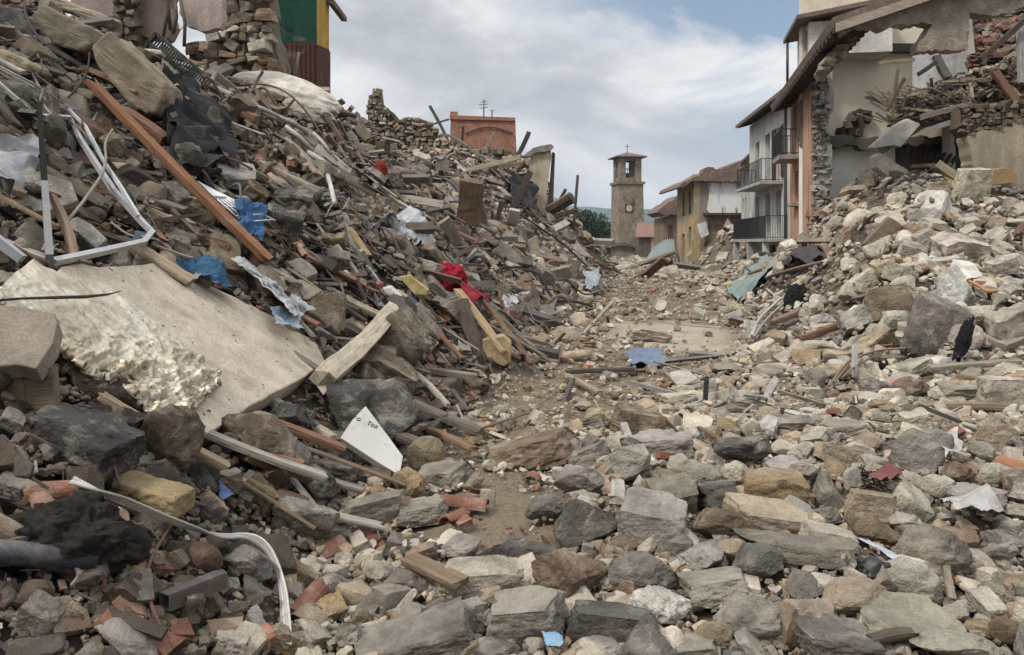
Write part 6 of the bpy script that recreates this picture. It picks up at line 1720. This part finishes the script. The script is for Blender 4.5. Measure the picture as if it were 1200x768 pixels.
def clay(total):
    spots = []
    for _ in range(20): spots.append((rnd.uniform(485, 560), rnd.uniform(402, 470)))
    for _ in range(44): spots.append((rnd.uniform(20, 420), rnd.uniform(570, 765)))
    for _ in range(16): spots.append((rnd.uniform(360, 560), rnd.uniform(520, 640)))
    for _ in range(40): spots.append((rnd.uniform(420, 700), rnd.uniform(230, 430)))
    for _ in range(25): spots.append((rnd.uniform(620, 1190), rnd.uniform(440, 600)))
    for _ in range(25): spots.append((rnd.uniform(60, 420), rnd.uniform(180, 330)))
    for k, s in enumerate(spots[:total]):
        p = hit(*s)
        if blocked(p.x, p.y, .08): continue
        isb = k < 20 or rnd.random() < .72
        ob = bpy.data.objects.new('brick' if isb else 'roof_tile', rnd.choice(BR if isb else TL)); COL.objects.link(ob)
        g = float(np.interp(p.y, [3, 8, 20, 40], [.62, 1.0, 1.15, 1.5]))
        ob.scale = (g, g, g); ob.location = p + Vector((0, 0, .035 * g))
        n = np.array([gnormal(np.array([p.x]), np.array([p.y]))[0] + np.array([rnd.gauss(0, .35), rnd.gauss(0, .35), 0])])
        ob.rotation_euler = Matrix([list(map(float, a)) for a in rot_basis(n, np.array([rnd.uniform(-3, 3)]))[0]]).to_euler()
        tn, c = rnd.choice([('orange red', (.31, .14, .085)), ('dull red', (.22, .10, .07)), ('pale orange', (.37, .225, .15)), ('dusty brown', (.25, .17, .12))])
        kk = rnd.uniform(.75, 1.1); ob.color = (*[v * kk for v in c], 1)
        l = make_label('brick piece' if isb else 'roof tile', tn, 'broken', .1, p, rnd)
        tag(ob, l, 'brick' if isb else 'roof tile', 'broken bricks and tiles in the rubble')
clay(170)

# ------------------------------------------------------------------ what nobody could count: small rubble, brick crumbs, splinters
def mass_rubble(name, n, y0, y1, seed, smin, smax, power, palette, sub, mat='stone_mass', flat=(.35, .9), lift=.12, keep=None, patch=True, fine=True):
    x, y, zone, r = scatter(n, y0, y1, seed)
    m = np.ones(len(x), bool)
    if keep is not None: m &= keep(x, y, zone, r)
    if patch: m &= ~(in_patch(x, y) & (r.random(len(x)) < .93))
    tr = in_track(x, y); m &= ~(tr & (r.random(len(x)) < np.interp(y, [4, 8, 12], [.3, .35, .5])))
    for hpoly in HOLES:
        m &= np.array([not inpoly(a, b, hpoly) for a, b in zip(x, y)])
    x, y, zone = x[m], y[m], zone[m]; n = len(x)
    s = np.clip(smin * r.random(n) ** -power, smin, smax) * (y / np.sqrt(y0 * y1)) ** .55
    s = s * np.where(in_track(x, y), .62, 1)
    if fine: s = s * np.clip(1 + .5 * n2d(x, y, .5, seed, 2), .6, 1.6)
    sc = np.stack([s * r.uniform(.8, 1.5, n), s * r.uniform(.6, 1.0, n), s * r.uniform(*flat, n)], 1)
    z = H(x, y) + sc[:, 2] * lift + r.uniform(-.02, .05, n) * (zone != 1) * np.clip(y / 8, .3, 2)
    nn = gnormal(x, y, .12) + r.normal(size=(n, 3)) * np.array([.3, .3, .1])
    rot = rot_basis(nn, r.uniform(-3.1, 3.1, n))
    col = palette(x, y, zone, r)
    lib = r.integers(0, NLIB, n)
    return [(*LIB[sub][k], np.stack([x, y, z], 1)[lib == k], sc[lib == k], rot[lib == k], col[lib == k]) for k in range(NLIB)]
def tones(x, y, zone, r):
    out = np.zeros((len(x), 3))
    for zi, zn in enumerate(ZN):
        idx = np.nonzero(zone == zi)[0]
        ws = np.array([w for _, w in TW[zn]]); cs = np.array([TONES[t] for t, _ in TW[zn]])
        out[idx] = cs[r.choice(len(ws), len(idx), p=ws / ws.sum())]
    dim = np.where(zone == 0, np.interp(y, [3, 9, 16, 26], [.38, .45, .70, .95]), 1.0)[:, None]  # near-heap pieces dimmed by depth, the heap's shade put into their colour
    br = (r.random(len(x)) < np.where((zone == 0) & (y < 9), .10, .018))
    out[br] = np.array([.23, .125, .088])
    out = .75 * out + .25 * np.array([.30, .245, .18])          # all of it is dusted with the same plaster and earth
    return out * dim * r.uniform(.8, 1.2, (len(x), 1))
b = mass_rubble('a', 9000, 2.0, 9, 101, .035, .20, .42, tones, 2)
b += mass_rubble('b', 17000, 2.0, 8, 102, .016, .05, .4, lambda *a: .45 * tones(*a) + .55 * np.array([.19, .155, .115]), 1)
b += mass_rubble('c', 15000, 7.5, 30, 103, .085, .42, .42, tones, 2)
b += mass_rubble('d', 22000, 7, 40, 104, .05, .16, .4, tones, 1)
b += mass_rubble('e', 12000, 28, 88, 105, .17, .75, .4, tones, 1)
tag(mass('rubble', b, 'stone_mass'), 'grey and tan stone rubble covering the street and both heaps', 'rubble', kind='stuff')
BOX = (np.array([(-.5, -.5, -.5), (.5, -.5, -.5), (.5, .5, -.5), (-.5, .5, -.5), (-.5, -.5, .5), (.5, -.5, .5), (.5, .5, .5), (-.5, .5, .5)]), np.array([(0, 3, 2, 1), (4, 5, 6, 7), (0, 1, 5, 4), (1, 2, 6, 5), (2, 3, 7, 6), (3, 0, 4, 7)], dtype=np.int32))
def splinters(n, y0, y1, seed, L0, share):
    x, y, zone, r = scatter(n, y0, y1, seed)
    cl = np.clip(.62 + 1.15 * n2d(x, y, .42 if y1 < 30 else .22, 61, 3), .05, 1.25)
    m = r.random(len(x)) < np.array(share)[zone] * cl
    for hpoly in HOLES: m &= np.array([not inpoly(a, b, hpoly) for a, b in zip(x, y)])
    m &= ~in_patch(x, y)
    m &= ~(in_track(x, y) & (r.random(len(x)) < .7))
    x, y, zone = x[m], y[m], zone[m]; n = len(x)
    k = (y / math.sqrt(y0 * y1)) ** .6
    L = np.clip(L0 * .55 * r.random(n) ** -.5, 0, L0 * 3.2) * k; w = L * r.uniform(.04, .16, n); t = w * r.uniform(.25, .9, n)
    nn = gnormal(x, y, .2) + r.normal(size=(n, 3)) * np.array([.42, .42, .1])
    yaw = np.where(zone == 0, r.normal(size=n) * .75 - .2, r.normal(size=n) * 1.0)
    pal = np.array([(.20, .18, .155), (.33, .285, .23), (.15, .12, .095), (.25, .205, .155), (.08, .07, .06), (.17, .115, .085), (.40, .37, .33), (.11, .10, .088), (.23, .215, .195)])
    col = pal[r.integers(0, len(pal), n)] * r.uniform(.75, 1.2, (n, 1)) * np.where(zone == 0, np.interp(y, [3, 10, 26], [.5, .68, 1.1]), 1)[:, None]  # near-heap splinters carry the same painted shade
    return [(*BOX, np.stack([x, y, H(x, y) + r.uniform(.01, .10, n) * k], 1), np.stack([L, w, t], 1), rot_basis(nn, yaw), col)]
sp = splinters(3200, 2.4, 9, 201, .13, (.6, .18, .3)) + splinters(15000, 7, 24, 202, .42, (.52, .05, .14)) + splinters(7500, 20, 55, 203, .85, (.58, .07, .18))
tag(mass('wood_debris', sp, 'wood_mass'), 'splintered laths and wood scraps strewn through the rubble', 'wood debris', kind='stuff')
def crumbs(n, y0, y1, seed, s0, share):
    x, y, zone, r = scatter(n, y0, y1, seed)
    m = r.random(len(x)) < np.array(share)[zone]
    for hpoly in HOLES: m &= np.array([not inpoly(a, b, hpoly) for a, b in zip(x, y)])
    x, y, zone = x[m], y[m], zone[m]; n = len(x); k = (y / math.sqrt(y0 * y1)) ** .6
    s = s0 * r.uniform(.5, 1.5, n) * k
    nn = gnormal(x, y, .12) + r.normal(size=(n, 3)) * .4
    pal = np.array([(.29, .14, .09), (.21, .10, .07), (.34, .215, .15), (.24, .17, .12), (.50, .46, .40), (.50, .48, .44)])
    col = pal[r.integers(0, len(pal), n)] * r.uniform(.75, 1.2, (n, 1))
    return [(*BOX, np.stack([x, y, H(x, y) + s * .2], 1), np.stack([s * r.uniform(.7, 1.8, n), s * r.uniform(.5, 1, n), s * r.uniform(.25, .5, n)], 1), rot_basis(nn, r.uniform(-3, 3, n)), col)]
cr = crumbs(7000, 2.2, 9, 301, .032, (.5, .12, .1)) + crumbs(5000, 7, 45, 302, .10, (.26, .10, .18))
tag(mass('brick_rubble', cr, 'stone_mass'), 'brick crumbs and plaster chips scattered over the rubble', 'brick rubble', kind='stuff')
def tile_heap():
    r = np.random.default_rng(77); n = 420
    u = r.uniform(0, 1, n); v = r.uniform(0, 1, n)
    px = 1138 + u * 60; py = 34 + v * 45 - u * 14; D = 23.6 + r.uniform(-.4, .5, n) + (1 - v) * 1.2
    pos = np.stack([(px - PX0) / F * D, D, CAMZ - (py - PY0) / F * D], 1)
    pal = np.array([(.18, .085, .06), (.14, .072, .055), (.21, .12, .085), (.18, .14, .105), (.09, .07, .055)])
    nn = np.tile([-.2, -.7, .8], (n, 1)) + r.normal(size=(n, 3)) * .35
    tag(mass('roof_tile_rubble', [(*BOX, pos, np.stack([r.uniform(.25, .5, n), r.uniform(.14, .2, n), r.uniform(.03, .06, n)], 1), rot_basis(nn, r.normal(size=n) * .6 + .6), pal[r.integers(0, 5, n)])], 'stone_mass'), 'slide of broken red roof tiles caught high in the torn house', 'roof tiles', kind='stuff')
    b2 = []
    n = 1700; u = r.uniform(0, 1, n); v = r.uniform(0, 1, n)
    px = 1062 + u * 150; py = 150 - u * 40 - v * 26 - np.where(px > 1130, v * 20, 0); D = 22.9 + r.uniform(0, 1.3, n)
    pos = np.stack([(px - PX0) / F * D, D, CAMZ - (py - PY0) / F * D], 1); lib = r.integers(0, NLIB, n)
    s = r.uniform(.06, .2, (n, 1)) * r.uniform(.5, 1.4, (n, 3)); nn = r.normal(size=(n, 3)) + np.array([0, 0, 1.5]); rot = rot_basis(nn, r.uniform(-3, 3, n)); col = np.array([TONES[t] for t in ('tan', 'brown', 'light grey', 'mid grey', 'reddish brown', 'dark brown')])[r.integers(0, 6, n)]
    tag(mass('floor_rubble', [(*LIB[2][k], pos[lib == k], s[lib == k], rot[lib == k], col[lib == k]) for k in range(NLIB)], 'stone_mass'), 'rubble lodged on the sagging broken floor of the torn house', 'rubble', kind='stuff')
    n = 420; u = r.uniform(0, 1, n); v = r.uniform(0, 1, n); D = 22.7 + r.uniform(0, 1.2, n)
    px = 1050 + u * 155; py = 148 - u * 46 - v * 34
    pos = np.stack([(px - PX0) / F * D, D, CAMZ - (py - PY0) / F * D], 1); L = r.uniform(.15, .9, n)
    pal = np.array([(.12, .095, .075), (.2, .155, .11), (.07, .055, .045), (.28, .23, .17)])
    nn = np.tile([-.3, -.8, .5], (n, 1)) + r.normal(size=(n, 3)) * .5
    tag(mass('splinters', [(*BOX, pos, np.stack([L, r.uniform(.03, .09, n), r.uniform(.02, .05, n)], 1), rot_basis(nn, r.normal(size=n) * .9 + .4), pal[r.integers(0, 4, n)])], 'wood_mass'), 'wood splinters lodged on the sagging floor of the torn house', 'splinters', kind='stuff')
tile_heap()

for nm, lst, noun in (('cable', WIRES, 'bent wire'), ('rag', RAGS, 'crumpled rag'), ('wall chunk', CHUNKS, 'wall chunk')):
    for ob, tn, a in lst:
        tag(ob, make_label(noun, tn, {'cable': 'loose', 'rag': 'torn', 'wall chunk': 'broken'}[nm], .3, a, rnd), nm, {'cable': 'loose wires on the near heap', 'rag': 'torn rags on the near heap', 'wall chunk': 'broken wall chunks on the near heap'}[nm])
def grit_on_slab():
    r = np.random.default_rng(8); sl = bpy.data.objects['concrete_slab']; p0, p1, p2 = [Vector(v.co) + sl.location for v in (sl.data.vertices[0], sl.data.vertices[9], sl.data.vertices[13])]
    pl = Plane(p0, p1, p2); pts = []
    for _ in range(170):
        px, py = r.uniform(120, 375), r.uniform(315, 500)
        q = pl.at(px, py)
        if inpoly(q.x, q.y, HOLES[0]) and (px > 262 or py < 330 or r.random() < .4): pts.append(tuple(q))
    pts = np.array(pts); n = len(pts); s = r.uniform(.006, .022, (n, 1)) * r.uniform(.6, 1.3, (n, 3)); lib = r.integers(0, NLIB, n)
    nn = np.array([pl.n if pl.n.z > 0 else -pl.n] * n) + r.normal(size=(n, 3)) * .2; rot = rot_basis(nn, r.uniform(-3, 3, n)); col = np.array([(.3, .25, .19), (.2, .16, .12), (.4, .35, .28)])[r.integers(0, 3, n)]
    tag(mass('grit', [(*LIB[1][k], pts[lib == k], s[lib == k], rot[lib == k], col[lib == k]) for k in range(NLIB)], 'stone_mass'), 'grit scattered on the big beige slab', 'grit', kind='stuff')
grit_on_slab()
